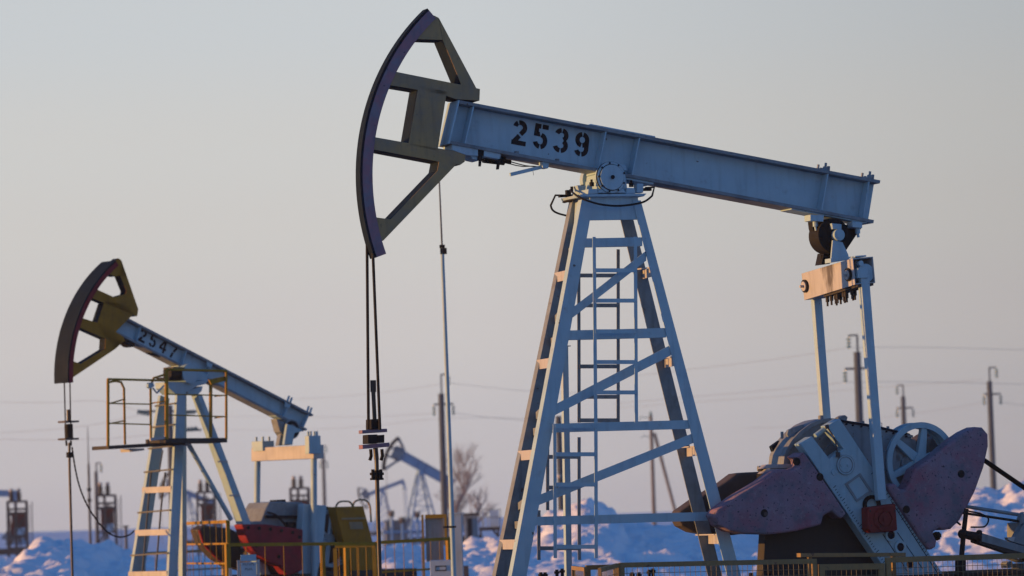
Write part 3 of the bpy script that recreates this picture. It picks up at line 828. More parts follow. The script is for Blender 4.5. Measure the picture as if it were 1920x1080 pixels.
# yoke
mb = MB()
mb.cyl((tb.x, -.30, tb.z), (tb.x, -.22, tb.z), .075, 28)
mb.cyl((tb.x, -.306, tb.z), (tb.x, -.30, tb.z), .045, 24)
for y in (-.285, .215):
    PR(mb, ZT, [(440, 270), (520, 285), (520, 330), (545, 470), (425, 500), (425, 440)], y, y + .03)
    PR(mb, ZT, [(505, 290), (540, 290), (600, 420), (600, 460), (540, 470)], y + .02, y + .07)
PR(mb, ZT, [(430, 100), (530, 110), (530, 160), (440, 160)], -.28, -.22)
PR(mb, ZT, [(420, 455), (600, 425), (610, 470), (420, 500)], -.32, -.16)
mb.build('equalizer_yoke', 'paint', MAIN, .006)
mb = MB()
PR(mb, ZT, [(350, 400), (435, 395), (410, 510), (325, 520)], .05, .22)
for p in ((330, 470), (375, 465)):
    b = UPX(*ZT(p), .1); mb.cyl(b - Vector((0, 0, .05)), b + Vector((0, 0, .06)), .025, 8)
mb.build('yoke_bracket', 'black', MAIN)
# pitmans
def pitman(tx, ty, bx, by, y, r):
    mb = MB(); a, b = UPX(tx, ty, y), UPX(bx, by, y); mb.bar(a, b, r * 1.5, r * 2, (1, 0, 0)); return mb.build('pitman_arm', 'paint', MAIN, .012)
PY = -.66
pitman(1618.5, 515, 1651.5, 938, PY, .063)
pitman(1530.5, 560, 1557, 905, .62, .061)

# cranks and counterweights
def crank(y0, y1, near):
    mb = MB()
    PR(mb, Z5, [(622, 286), (690, 242), (790, 372), (872, 316), (775, 182), (850, 138), (1476, 1080), (1640, 1330), (1340, 1330), (1158, 1080)], y0, y1)
    o = mb.build('crank', 'paint2', MAIN, .01)
    return o
crN = crank(-.56, -.38, True)
crF = crank(.38, .56, False)
mb = MB(); yb = -.56
mb.cyl(UPX(*Z5((708, 240)), -.44), UPX(*Z5((775, 190)), -.44), .035, 12)
def frame_poly(zf, o, i, y, t):
    n = len(o); oq = q(zf, o, y); iq = q(zf, i, y)
    for k in range(n):
        a = [oq[k], oq[(k + 1) % n], iq[(k + 1) % n], iq[k]]; mb.hexa(a, [p + Vector((0, t, 0)) for p in a])
mbf = MB()
_mb = mb; mb = mbf
frame_poly(Z5, [(880, 518), (970, 455), (1040, 562), (950, 624)], [(898, 521), (966, 473), (1023, 559), (953, 607)], yb - .012, .014)
cc = UPX(*Z5((882, 408)), yb); mb.ring((cc.x, yb - .0165, cc.z), (0, 1, 0), .096, .104, .018, 36); mb.ring((cc.x, yb - .0165, cc.z), (0, 1, 0), .122, .128, .018, 36)
mbf.build('casting_edge', 'gear', crN)
mb = _mb
cc = UPX(*Z5((882, 408)), yb); mb.ring((cc.x, yb - .016, cc.z), (0, 1, 0), .105, .1215, .018, 36)
cc2 = cc; mb.cyl((cc.x, yb - .010, cc.z), (cc.x, yb, cc.z), .095, 32)
for p in ((858, 408), (897, 410)):
    b = UPX(*Z5(p), yb); mb.cyl((b.x, yb - .02, b.z), (b.x, yb - .01, b.z), .02, 10)
PR(mb, Z5, [(905, 362), (930, 348), (945, 375), (935, 392)], yb - .012, yb)
PR(mb, Z5, [(815, 430), (800, 450), (815, 470), (838, 455)], yb - .012, yb)
for p, r in (((1145, 815), 27), ((1200, 885), 27), ((1255, 985), 27), ((1320, 1080), 27)):
    b = UPX(*Z5(p), yb); mb.ring((b.x, yb - .02, b.z), (0, 1, 0), .054, .085, .022, 28)
mb.build('crank_casting', 'paint2', crN, .004)
mb = MB()
for p in ((1145, 815), (1200, 885), (1255, 985), (1320, 1080)):
    b = UPX(*Z5(p), yb); mb.cyl((b.x, yb - .004, b.z), (b.x, yb, b.z), .055, 24)
for a, b in (((1100, 810), (1240, 1020)), ((1150, 620), (1420, 1040)), ((1185, 800), (1330, 1010))):
    A, B = UPX(*Z5(a), yb), UPX(*Z5(b), yb); mb.bar(A, B, .010, .004, (0, 1, 0))
d_ = (UPX(*Z5((1090, 950)), yb) - UPX(*Z5((655, 310)), yb))
pn = Vector((-d_.z, 0, d_.x)).normalized()
for i in range(46):
    t = .32 + i * .019
    for (s0, s1, sg) in (((640, 290), (1165, 1080), 1), ((853, 145), (1470, 1075), -1)):
        p = lerp(UPX(*Z5(s0), yb), UPX(*Z5(s1), yb), t); ln = .05 if i % 5 == 0 else .028
        a = p + pn * sg * .012; mb.bar(a, a + pn * sg * ln, .008, .003, (0, 1, 0))
mb.build('crank_scale_mark', 'front', crN)
mb = MB()
mb.tube([UPX(*Z5((778, 188)), yb - .01), UPX(*Z5((822, 255)), yb + .03), UPX(*Z5((838, 345)), yb - .02)], .009, 6)
PR(mb, Z5, [(765, 178), (785, 172), (790, 196), (770, 200)], yb - .015, yb)
b = UPX(*Z5((840, 348)), yb - .02); mb.cyl(b + Vector((0, 0, -.03)), b + Vector((0, 0, .03)), .03, 8)
mb.build('lifting_hook', 'brown', crN)

wl = [(640, 330), (700, 412), (890, 690), (862, 722), (845, 712), (806, 678), (758, 702), (745, 755), (600, 793), (450, 812), (300, 808), (215, 792), (150, 757), (120, 702), (140, 668),
      (250, 590), (400, 500), (470, 445), (520, 432), (570, 442), (622, 412), (615, 375), (592, 362)]
wr = [(1122, 535), (1140, 518), (1172, 512), (1205, 548), (1230, 550), (1255, 515), (1290, 430), (1400, 355), (1500, 270), (1580, 215), (1640, 187), (1682, 190), (1714, 228), (1716, 300), (1690, 420),
      (1640, 560), (1590, 660), (1550, 730), (1500, 780), (1460, 786), (1430, 776), (1392, 800), (1416, 850), (1410, 885), (1378, 905), (1330, 850), (1230, 700)]
def weight(pts, y0, y1, m, bumps):
    mb = MB(); PR(mb, Z5, pts, y0, y1) if y0 < 0 else mb.prism([Vector((p.x, y0, p.z)) for p in q(Z5, pts, -.62)], (0, y1 - y0, 0))
    return mb.build('counterweight', m, MAIN, .034)
W1 = weight(wl, -.62, -.36, 'mauve', 0); W2 = weight(wr, -.62, -.36, 'mauve', 0)
wl_far = wl[2:17] + [(470, 447), (520, 440), (600, 436), (680, 440)]
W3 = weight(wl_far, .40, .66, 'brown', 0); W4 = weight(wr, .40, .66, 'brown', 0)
for W, holes in ((W1, ((412, 688), (600, 388), (735, 478))), (W2, ((1555, 460), (1237, 666)))):
    mb = MB()
    for p in holes:
        b = UPX(*Z5(p), -.62); mb.cyl((b.x, -.624, b.z), (b.x, -.61, b.z), .05, 20)
    mb.build('lifting_hole', 'black', W)
mb = MB()
b = UPX(*Z5((415, 692)), -.62); mb.cyl((b.x + .012, -.626, b.z - .005), (b.x + .012, -.62, b.z - .005), .028, 14); mb.build('lifting_pin', 'brown', W1)
mb = MB(); a, b = UPX(*Z5((1385, 835)), -.5), UPX(*Z5((1430, 812)), -.5); mb.tube([a, b], .04, 8); mb.tube([lerp(a, b, .4), lerp(a, b, .75)], .06, 6); mb.build('clamp_bolt', 'black', W2)
# crank pin
mb = MB()
PR(mb, Z5, [(1012, 655), (1175, 632), (1187, 785), (1165, 795), (1032, 803), (1015, 780)], -.74, -.57)
pin = mb.build('crank_pin_box', 'redbox', MAIN, .015)
c = UPX(*Z5((1108, 722)), -.74)
mb = MB(); mb.ring((c.x, -.755, c.z), (0, 1, 0), .105, .15, .017, 36); mb.cyl((c.x, -.765, c.z), (c.x, -.74, c.z), .085, 30); mb.cyl((c.x, -.775, c.z), (c.x, -.765, c.z), .03, 14)
for k in range(8):
    a = k * math.pi / 4; mb.cyl((c.x + .128 * math.cos(a), -.765, c.z + .128 * math.sin(a)), (c.x + .128 * math.cos(a), -.754, c.z + .128 * math.sin(a)), .012, 8)
mb.build('pin_cap', 'redbox', pin)
c = UPX(*Z5((1040, 640)), -.60)
mb = MB(); mb.ring((c.x, -.60, c.z), (0, 1, 0), .08, .125, .035, 30); mb.build('pin_collar', 'black', pin)

# gearbox
mb = MB()
gp = [(523, 408), (530, 350), (545, 310), (575, 262), (620, 213), (680, 168), (735, 145), (790, 136), (850, 140), (900, 150), (1000, 166), (1100, 186), (1180, 205), (1262, 226), (1268, 255), (1290, 262), (1300, 280), (1330, 300), (1330, 720), (560, 720), (523, 470)]
PR(mb, Z5, gp, -.26, .16)
PR(mb, Z5, [(470, 440), (470, 408), (600, 408), (600, 440)], -.30, .18)
gb = mb.build('gearbox', 'gear', MAIN, .012)
rim_o = [(523, 408), (530, 350), (545, 310), (575, 262), (620, 213), (680, 168), (735, 145), (790, 136), (850, 140)]
rim_i = [(548, 408), (553, 356), (566, 320), (594, 277), (636, 232), (690, 190), (740, 168), (790, 160), (850, 163)]
mb = MB()
for k in range(len(rim_o) - 1):
    a_ = q(Z5, [rim_o[k], rim_o[k + 1], rim_i[k + 1], rim_i[k]], -.285); mb.hexa(a_, [p + Vector((0, .024, 0)) for p in a_])
mb.build('housing_rim', 'gear', gb, .004)
mb = MB()
seam = [(850, 150), (900, 160), (1000, 176), (1100, 196), (1180, 215), (1255, 234)]
for k in range(len(seam) - 1): mb.bar(UPX(*Z5(seam[k]), -.262), UPX(*Z5(seam[k + 1]), -.262), .012, .03)
for k in range(6):
    for t in (.25, .75):
        if k < 5:
            p = lerp(UPX(*Z5(seam[k]), -.27), UPX(*Z5(seam[k + 1]), -.27), t) + Vector((0, 0, -.03)); mb.cyl((p.x, -.285, p.z), (p.x, -.262, p.z), .012, 6)
mb.build('housing_seam', 'front', gb)
mb = MB()
PR(mb, Z5, [(430, 405), (595, 402), (595, 425), (400, 430)], -.34, -.20)
PR(mb, Z5, [(430, 432), (590, 430), (590, 452), (400, 458)], -.34, -.20)
mb.build('gearbox_flange', 'equal', gb, .005)
mb = MB()
for dy in (-.2, .1):
    PR(mb, Z5, [(545, 230), (552, 205), (580, 192), (640, 172), (640, 200), (595, 222), (578, 226), (566, 240), (552, 246)], dy, dy + .05)
mb.tube([UPX(*Z5((515, 215)), -.1), UPX(*Z5((515, 255)), -.1)], .02, 8)
PR(mb, Z5, [(855, 132), (880, 118), (897, 130), (892, 150), (868, 160)], -.2, -.05)
b = UPX(*Z5((740, 132)), -.1); mb.cyl(b - Vector((0, 0, .03)), b + Vector((0, 0, .025)), .035, 8)
for p in ((985, 162), (1130, 192), (1232, 218)):
    b = UPX(*Z5(p), -.2); mb.cyl(b - Vector((0, 0, .02)), b + Vector((0, 0, .02)), .02, 8)
mb.tube([UPX(*Z5(p), -.22) for p in ((1078, 184), (1080, 163), (1095, 165), (1094, 188))], .006, 6)
PR(mb, Z5, [(1240, 228), (1278, 236), (1275, 250), (1240, 246)], -.28, .1)
mb.build('gearbox_fitting', 'gear', gb, .004)
mb = MB()
PR(mb, Z5, [(455, 300), (525, 250), (560, 330), (480, 370)], .08, .16)
mb.build('inspection_cover', 'front', gb, .006)
mb = MB(); b = UPX(*Z5((385, 440)), -.2); mb.tube([b, b + Vector((.08, 0, 0))], .045, 10); PR(mb, Z5, [(400, 458), (500, 456), (500, 500), (400, 500)], -.3, -.15); mb.build('flange_bolt', 'black', gb)
c = UPX(*Z5((800, 345)), -.27)
mb = MB(); mb.ring((c.x, -.28, c.z), (0, 1, 0), .2, .235, .03, 40); mb.cyl((c.x, -.30, c.z), (c.x, -.26, c.z), .12, 30); mb.build('shaft_seal', 'gear', gb)
# motor guard behind the wheel
mb = MB(); PR(mb, Z5, [(1375, 285), (1382, 258), (1405, 243), (1440, 238), (1470, 250), (1480, 300), (1480, 420), (1375, 420)], .1, .4); mb.build('brake_cover', 'brown', gb, .02)
mb = MB()
for p, r in (((1140, 385), .15), ((1190, 365), .05), ((1235, 395), .08)):
    b = UPX(*Z5(p), -.28); mb.cyl((b.x, -.30, b.z), (b.x, -.24, b.z), r, 24)
mb.build('bearing_cap', 'gear', gb)
# belt wheel
c = UPX(*Z5((1322, 392)), -.34); RW = (UPX(*Z5((1322, 160)), -.34) - c).length
mb = MB()
mb.ring((c.x, -.37, c.z), (0, 1, 0), RW - .075, RW, .03, 56); mb.ring((c.x, -.34, c.z), (0, 1, 0), RW - .05, RW - .025, .18, 56); mb.ring((c.x, -.16, c.z), (0, 1, 0), RW - .075, RW, .03, 56)
mb.ring((c.x, -.38, c.z), (0, 1, 0), .045, .115, .2, 30); mb.cyl((c.x, -.39, c.z), (c.x, -.2, c.z), .05, 20)
for k in range(6):
    a = R(81 + 60 * k); d = Vector((math.cos(a), 0, math.sin(a))); s_ = Vector((-math.sin(a), 0, math.cos(a)))
    r0, r1 = .09, RW - .06; o0 = Vector((c.x, -.35, c.z))
    qd = [o0 + d * r0 - s_ * .062, o0 + d * r0 + s_ * .062, o0 + d * r1 + s_ * .04, o0 + d * r1 - s_ * .04]
    mb.hexa(qd, [p + Vector((0, .08, 0)) for p in qd])
mb.build('belt_wheel', 'paint2', MAIN, .008)
# belt to the motor
mb = MB()
A = UPX(*Z5((1600, 320)), -.26); B = UPX(*Z5((2300, 800)), -.26)
for y in (-.31, -.26, -.21): mb.tube([Vector((A.x, y, A.z)), Vector((B.x, y, B.z))], .016, 6)
mb.build('drive_belt', 'black', MAIN)
# pedestal and base
mb = MB()
PR(mb, Z5, [(425, 690), (1330, 690), (1400, 1330), (385, 1330)], -.3, -.12)
mb.build('gearbox_pedestal', 'dark', MAIN, .01)
mb = MB()
x0, x1 = U.px(900, 1080, -.3).x, U.px(2250, 1080, -.3).x
for y in (-.62, .62):
    mb.box(((x0 + x1) / 2, y, .98), (x1 - x0, .22, .03)); mb.box(((x0 + x1) / 2, y, .70), (x1 - x0, .22, .03)); mb.box(((x0 + x1) / 2, y, .84), (x1 - x0, .02, .248))
for k in range(9):
    x = lerp(x0 + .1, x1 - .1, k / 8); mb.box((x, 0, .84), (.16, 1.0, .24))
base = mb.build('base_frame', 'dark', MAIN)
mb = MB()
for p in (1014, 1022, 1044, 1054, 1185, 1198, 1217, 1224):
    tp = 1066 if p in (1054, 1224) else (1068 if p in (1044, 1217) else 1073)
    b = UPX(p, tp, -.42); mb.cyl(Vector((b.x, b.y, .95)), b, .022, 8); mb.cyl(b - Vector((0, 0, .05)), b - Vector((0, 0, .02)), .034, 6)
for p in (1408, 1441):
    b = UPX(p, 1074, -.42); mb.cyl(Vector((b.x, b.y, .95)), b, .03, 8)
mb.build('anchor_bolt', 'black', base)
mb = MB(); mb.box(((x0 + x1) / 2, 0, .34), (x1 - x0 + .6, 2.0, .68)); mb.build('concrete_plinth', 'concrete', MAIN)

# brake gear and motor rail at the tail end
mb = MB()
mb.tube([UPX(*ZR((605, 400)), -.75), UPX(*ZR((575, 660)), -.75), UPX(*ZR((545, 1010)), -.75), UPX(*ZR((530, 1400)), -.75)], [.03, .032, .034, .034], 12)
mb.ball(UPX(*ZR((570, 655)), -.75), .068, 14)
mb.tube([UPX(*ZR((570, 655)), -.75), UPX(*ZR((730, 690)), -.75)], [.05, .065], 14)
mb.ball(UPX(*ZR((735, 635)), -.77), .03, 8, (1.6, 1, 1))
mb.cyl(UPX(*ZR((545, 920)), -.75), UPX(*ZR((545, 1030)), -.75), .07, 16)
bk = mb.build('brake_stand', 'black', MAIN)
mb = MB()
PR(mb, ZR, [(700, 640), (770, 645), (1190, 780), (1900, 1010), (1900, 1240), (1190, 905), (700, 740)], -.70, -.56)
mb.build('motor_rail', 'dark', bk, .01)
mb = MB()
PR(mb, ZR, [(765, 645), (1190, 780), (1190, 850), (760, 730)], -.706, -.701)
PR(mb, ZR, [(1190, 540), (1160, 590), (1100, 700), (1075, 735), (1190, 770)], -.62, -.5)
PR(mb, ZR, [(1190, 430), (1165, 450), (1145, 500), (1150, 560), (1190, 540)], -.64, -.56)
PR(mb, ZR, [(1190, 540), (1800, 400), (1800, 900), (1190, 780)], -.62, -.2)
mb.build('motor_housing', 'gear', bk, .008)
mb = MB()
PR(mb, ZR, [(1020, 690), (1100, 685), (1080, 735), (1030, 715)], -.68, -.6); mb.build('rail_lug', 'equal', bk)
mb = MB()
mb.tube([UPX(*ZR((560, 370)), -.5), UPX(*ZR((1150, 462)), -.5), UPX(*ZR((1900, 575)), -.5)], .024, 10); mb.build('brake_rod', 'gear', bk)
mb = MB()
mb.tube([UPX(*ZR((560, 440)), -.6), UPX(*ZR((1165, 530)), -.6)], .017, 8)
mb.tube([UPX(*ZR((620, 422)), -.66), UPX(*ZR((740, 445)), -.66)] + smooth_path([UPX(*ZR(p), -.68) for p in ((790, 468), (825, 495), (822, 540), (790, 578), (745, 585), (650, 585))]), .011, 8)
mb.tube([UPX(*ZR((505, 530)), -.6), UPX(*ZR((545, 562)), -.6)], .014, 8)
mb.build('brake_handle', 'black', bk)
mb = MB()
PR(mb, ZR, [(1035, 950), (1060, 930), (1080, 960), (1075, 990), (1040, 1000)], -.5, -.3)
PR(mb, ZR, [(1080, 895), (1190, 920), (1190, 945), (1085, 905)], -.5, -.3); PR(mb, ZR, [(1140, 960), (1190, 950), (1190, 1020), (1145, 1005)], -.5, -.3)
mb.build('rail_clamp', 'gear', bk)

# ================================================================== bridle, hanger, polished rod of the main unit
t0 = UPX(690, 455, 0)
BR = empty('rod_hanger', U.m @ Vector((t0.x, 0, 0)) + U.o, U.a, 'black steel ropes and polished rod with mauve clamp plates hanging from the near horse head', 'rod hanger', 'rod hangers')
off = Vector((t0.x, 0, 0))
HX = lambda px_, py_, y=0: UPX(px_, py_, y) - off
top = [(688, 440), (699, 470)]
hang = {0: (691, 806), 1: (712.5, 806)}
for i in (0, 1):
    mb = MB(); a = HX(*top[i], (-.01, -.11)[i]); b = HX(*hang[i], (-.01, -.11)[i])
    pts = [lerp(a, b, k / 14) for k in range(15)]
    mb.tube(pts, .0195, 8); mb.build('wire_rope', 'rope', BR)
mb = MB()
mb.tube([HX(699.5, 713), HX(700, 735)], .037, 12); mb.tube([HX(700, 735), HX(703, 800)], .026, 12)
mb.tube([HX(706, 860), HX(709, 970), HX(713, 1100)], .026, 12); mb.tube([HX(704, 840), HX(706, 862)], .03, 10)
p = HX(713, 1100); mb.tube([p, Vector((p.x + .03, p.y, .0))], .026, 12)
mb.build('polished_rod', 'rod', BR)
for pts, y0, y1 in (([(679, 806.5), (726, 803.5), (726.5, 810), (679, 813)], -.07, .05), ([(679.5, 834), (730.5, 829.5), (731, 837.5), (680, 842)], -.07, .06)):
    mb = MB(); mb.prism([HX(*p, y0) for p in pts], (0, y1 - y0, 0)); mb.build('clamp_plate', 'purple', BR, .006)
mb = MB()
for (x0_, y0_, x1_, y1_) in ((696, 786, 711, 805), (690, 815, 708, 832)):
    mb.prism([HX(x0_, y0_, -.09), HX(x1_, y0_ - .6, -.09), HX(x1_, y1_ - .6, -.09), HX(x0_, y1_, -.09)], (0, .18, 0))
mb.prism([HX(708, 816, -.05), HX(721, 815, -.05), HX(721, 830, -.05), HX(708, 831, -.05)], (0, .1, 0))
for px0, yy in ((695, .09), (716, -.1)):
    mb.tube([HX(px0, 842, yy), HX(px0 + 1, 855, yy), HX(px0 - 1.5, 863, yy)], .022, 8)
mb.build('rod_clamp', 'black', BR, .005)
mb = MB()
mb.tube([HX(706.5, 882), HX(707, 900)], .05, 10)
for x in (699, 714):
    mb.tube([HX(x, 880, -.06), HX(x + .5, 900, -.06)], .022, 8); mb.tube([HX(x, 886, -.06), HX(x + .3, 891, -.06)], .038, 6); mb.tube([HX(x, 896, -.06), HX(x + .3, 900, -.06)], .035, 6)
mb.bar(HX(700, 892), HX(714, 891), .06, .07)
mb.build('lower_clamp', 'black', BR)

# ================================================================== mesh fence in front of the main unit
def fence_panel(name, fr, p0, p1, zt0, zt1, label, cat, bars=.06, step=.072, zb=.12, m='yellow2', legs=True, group='yellow mesh fence panels', mm='mesh', wr_=.0035):
    """panel between two ground points in unit coordinates (x, y) with its top heights"""
    a, b = Vector((p0[0], p0[1], 0)), Vector((p1[0], p1[1], 0)); d = (b - a); ln = d.length; dn = d.normalized()
    ang = math.atan2(dn.y, dn.x)
    o = empty(name, fr.m @ a + fr.o, fr.a + ang, label, cat, group)
    mb = MB(); h = bars / 2
    mb.bar((0, 0, zt0 - h), (ln, 0, zt1 - h), .04, bars)
    mb.bar((0, 0, zb + h), (ln, 0, zb + h), .04, bars)
    for x, zt in ((h, zt0), (ln - h, zt1)):
        mb.bar((x, 0, zb + bars + .001), (x, 0, zt - bars - .001), .04, bars, (1, 0, 0))
        if legs: mb.bar((x, 0, -.05), (x, 0, zb - .001), .04, bars, (1, 0, 0))
    mb.build('frame', m, o)
    mb = MB(); n = int((ln - bars) / step)
    for i in range(1, n + 1):
        x = bars * .5 + i * (ln - bars) / (n + 1); zt = lerp(zt0, zt1, x / ln)
        mb.tube([(x, .005, zb + .02), (x, .005, zt - .02)], wr_, 4, False)
    k = int((zt0 - zb) / step)
    for i in range(1, k):
        z = zb + i * (zt0 - bars - zb) / k
        mb.tube([(.02, .012, z), (ln - .02, .012, z + (zt1 - zt0) * i / k)], wr_, 4, False)
    mb.build('wire_mesh', mm, o)
    return o
YFN = -1.55
def FP(px_, py_, y=YFN): v = U.px(px_, py_, y); return (v.x, v.y), v.z
a, za = FP(1161, 1055); b, zb_ = FP(1530, 1047.5)
fence_panel('mesh_fence', U, a, b, za, zb_, 'long faded yellow mesh fence panel below the pump jack tower', 'fence')
a, za = FP(1535, 1058); b, zb_ = FP(1657, 1056)
fence_panel('mesh_fence', U, a, b, za, zb_, 'short lower mesh fence panel below the mauve counterweight', 'fence', .075)
a, za = FP(1660, 1045); b, zb_ = FP(2010, 1034)
fence_panel('mesh_fence', U, a, b, za, zb_, 'yellow mesh fence panel at the right edge below the brake stand', 'fence', .068)
A, za = FP(1158, 1056, YFN); B, zb_ = FP(1124, 1065, YFN - 1.1)
fence_panel('fence_gate', U, B, A, zb_, za, 'open mesh gate leaf with orange sunlit edge at the fence corner', 'gate', .05)
A, za = FP(1098, 1064, .9); B, zb_ = FP(1074, 1061, 1.9)
fence_panel('mesh_fence', U, B, A, zb_, za, 'narrow sunlit mesh fence panel beside the tower foot, behind the fence corner', 'fence', .05)
A, za = FP(1098, 1060, 1.4); B, zb_ = FP(1158, 1058, 1.4)
fence_panel('mesh_fence', U, A, B, za, zb_, 'small rear mesh fence panel with a dark top rail behind the open gate leaf', 'fence', .06, .16)
# guard rail plate
r0, r1 = U.px(1497, 1041, -1.3), U.px(1694, 1040, -1.3)
gr = empty('guard_rail', U.m @ Vector((r0.x, r0.y, 0)) + U.o, U.a, 'flat grey guard rail running in front of the crank just above the fence', 'guard rail')
mb = MB(); mb.bar((0, 0, r0.z), (r1.x - r0.x, 0, r1.z), .12, .05); mb.build('rail', 'yellow2', gr, .004)
mb = MB()
for x in (.15, r1.x - r0.x - .15): mb.bar((x, 0, -.05), (x, 0, r0.z - .026), .05, .05, (1, 0, 0))
mb.build('rail_post', 'yellow2', gr)
# steel post behind the tower
sp0, sp1 = WP(1058, 650, 47.5), WP(1063, 1080, 47.5)
po = empty('steel_post', (sp1.x, sp1.y, 0), R(24), 'slim square steel post standing behind the ladders of the near tower', 'post')
mb = MB(); d0 = sp0 - Vector((sp1.x, sp1.y, 0)); dl = Matrix.Rotation(-R(24), 3, 'Z') @ Vector((d0.x, d0.y, 0))
mb.bar((0, 0, -.05), (dl.x, dl.y, sp0.z), .07, .085, (1, 0, 0)); mb.build('shaft', 'paint', po, .004)
mb = MB(); mb.box((dl.x, dl.y, sp0.z + .006), (.13, .13, .012)); mb.build('cap', 'equal', po)

# ================================================================== second pumping unit (2547)
V = Frame(348, 700, 71.0, R(42))
VPX = V.px
SEC = empty('pump_jack', V.o, V.a, 'second pump jack with number 2547 and a yellow service platform, left', 'pump jack', 'oil pump jacks')
BV = Beam(V, Z7((366, 326)), Z7((1306, 815)), Z7((342, 418)), Z7((1272, 893)), -.14)
bv = i_beam('walking_beam', BV, .14, SEC, 'paint', .045, (.115, .345, .47, .875, .98), ((.33, .47, -.05, -.0005, .12), (.84, .985, -.03, -.0005, .12)))
f1 = (BV(1, .5, 0) - BV(0, .5, 0)).normalized(); f2 = Vector((-f1.z, 0, f1.x))
p2 = VPX(*Z7((458, 458)), -.02); p2 = Vector((p2.x, -.014, p2.z)); p7 = VPX(*Z7((606, 527)), -.02)
dh2 = .27; adv2 = ((Vector((p7.x, -.014, p7.z)) - p2).length / 3) / dh2
digits('2547', lambda x, y: p2 + f1 * (x * dh2) + f2 * (y * dh2), adv2, .17, Vector((0, -.004, 0)), bv, 'stencil')
mb = MB()
PR(mb, Z7, [(395, 455), (445, 475), (440, 490), (425, 488), (400, 470)], -.12, .12, V)
PR(mb, Z7, [(505, 522), (600, 548), (600, 540), (510, 516)], -.08, -.02, V)
mb.build('head_lock', 'black', bv)
mb = MB()
for t in (.455, .862):
    for s in (-1, 1):
        pp = BV(t, .97, -.13 * s); mb.prism([BV(t - .012, .96, -.135 * s), BV(t + .022, .96, -.135 * s), BV(t + .022, .70, -.135 * s), BV(t - .0, .64, -.135 * s)], (0, .012 * s, 0))
for t in (.87, .885, .975, .99):
    pp = BV(t, 1, -.08); mb.cyl(pp, pp + f2 * .13, .022, 8)
mb.build('beam_lug', 'paint2', bv)
outer2 = [(352, 76), (296, 125), (232, 215), (188, 310), (152, 405), (130, 500), (122, 590), (124, 662)]
mem2 = [
    [(366, 62), (380, 72), (405, 150), (372, 146), (352, 150), (300, 132), (322, 102)],
    [(248, 206), (345, 250), (400, 235), (438, 240), (462, 308), (456, 342), (420, 330), (350, 300), (225, 248)],
    [(300, 265), (400, 285), (440, 330), (350, 420), (392, 462), (345, 500), (305, 445), (262, 380)],
    [(178, 346), (300, 385), (390, 440), (398, 465), (300, 450), (160, 388)],
    [(392, 462), (350, 500), (145, 638), (126, 600), (130, 552), (184, 571), (300, 500), (303, 445)],
    [(380, 72), (440, 245), (400, 235), (404, 220), (374, 146)],
]
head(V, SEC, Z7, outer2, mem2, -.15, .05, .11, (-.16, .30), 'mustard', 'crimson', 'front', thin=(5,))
# legs of the second unit
def vleg(tl, tr, bl, br, yt, yb, dep, m='paint2'):
    T = [VPX(*tl, yt), VPX(*tr, yt)]; B = [VPX(*bl, yb), VPX(*br, yb)]
    B = [t + (b - t) * ((t.z - .9) / (t.z - b.z)) for t, b in zip(T, B)]
    mb = MB(); dp = Vector((0, dep, 0)); a = [T[0], T[1], B[1], B[0]]
    mb.hexa(a, [p + dp for p in a]); mb.build('post_leg', m, SEC, .006); return T, B
fn = vleg(ZN((458, 180)), ZN((540, 180)), (316, 1080), (333, 1080), -.20, -.55, .08)
ff = vleg(ZN((300, 300)), ZN((385, 330)), (246, 1080), (270, 1080), .20, .55, .09)
rn = vleg(ZN((640, 290)), ZN((680, 290)), (476, 1040), (493, 1040), -.16, -.50, .22)
rf = vleg(ZN((500, 250)), ZN((540, 250)), (342, 1040), (350, 1040), .20, .40, .14)
mb = MB()
def von(Lg, z, s): T, B = Lg; t = (T[s].z - z) / (T[s].z - B[s].z); return lerp(T[s], B[s], t)
for py_, hh in ((918, .09), (998, .09), (1076, .09)):
    z = VPX(300, py_, 0).z; a, b = von(fn, z, 0), von(ff, z, 0)
    mb.bar(a + Vector((.03, .05, 0)), b + Vector((.03, .1, 0)), .08, hh + .03)
mb.build('front_strut', 'equal', SEC, .004)
mb = MB()
for py_, hh in ((760, .02), (800, .02), (840, .02), (884, .025), (960, .02), (1040, .02)):
    z = VPX(300, py_, 0).z; a, b = von(fn, z, 0), von(ff, z, 0); mb.bar(a + Vector((-.02, .02, .03)), b + Vector((-.02, .1, 0)), .03, .03)
mb.tube([VPX(*Z8((1100, 230)), 0), VPX(*Z8((1075, 380)), 0)], .012, 6)
mb.tube([VPX(*Z8((1115, 380)), -.1), VPX(*Z8((1085, 640)), -.1), VPX(*Z8((1050, 1080)), -.1)], .018, 6)
mb.tube([VPX(*Z8((1020, 380)), .3), VPX(*Z8((985, 780)), .3), VPX(*Z8((960, 1080)), .3)], .018, 6)
mb.build('climbing_rung', 'iron', SEC)
mb = MB()
mb.tube([VPX(*Z8((1275, 195)), -.35), VPX(*Z8((1560, 700)), -.35)], .05, 10); mb.build('diagonal_strut', 'paint2', SEC)
mb = MB()
for py_ in (866, 930):
    z = VPX(400, py_, -.2).z; a = von(rn, z, 0); mb.box(a + Vector((.03, -.01, 0)), (.24, .02, .03))
mb.build('leg_cleat', 'equal', SEC)
mb = MB()
PR(mb, ZN, [(370, 175), (560, 178), (740, 160), (720, 195), (640, 215), (550, 270), (440, 290), (375, 230)], -.22, .22, V)
PR(mb, ZN, [(540, 260), (690, 215), (680, 260), (650, 290), (560, 300)], -.2, .2, V)
mb.build('post_head', 'paint2', SEC, .01)
mb = MB()
cv = VPX(*ZN((470, 100)), -.25); mb.cyl((cv.x + .25, -.3, cv.z), (cv.x + .25, .3, cv.z), .2, 28)
PR(mb, ZN, [(520, 60), (720, 100), (740, 165), (540, 165)], -.2, .2, V)
mb.build('saddle_bearing', 'paint2', SEC, .008)
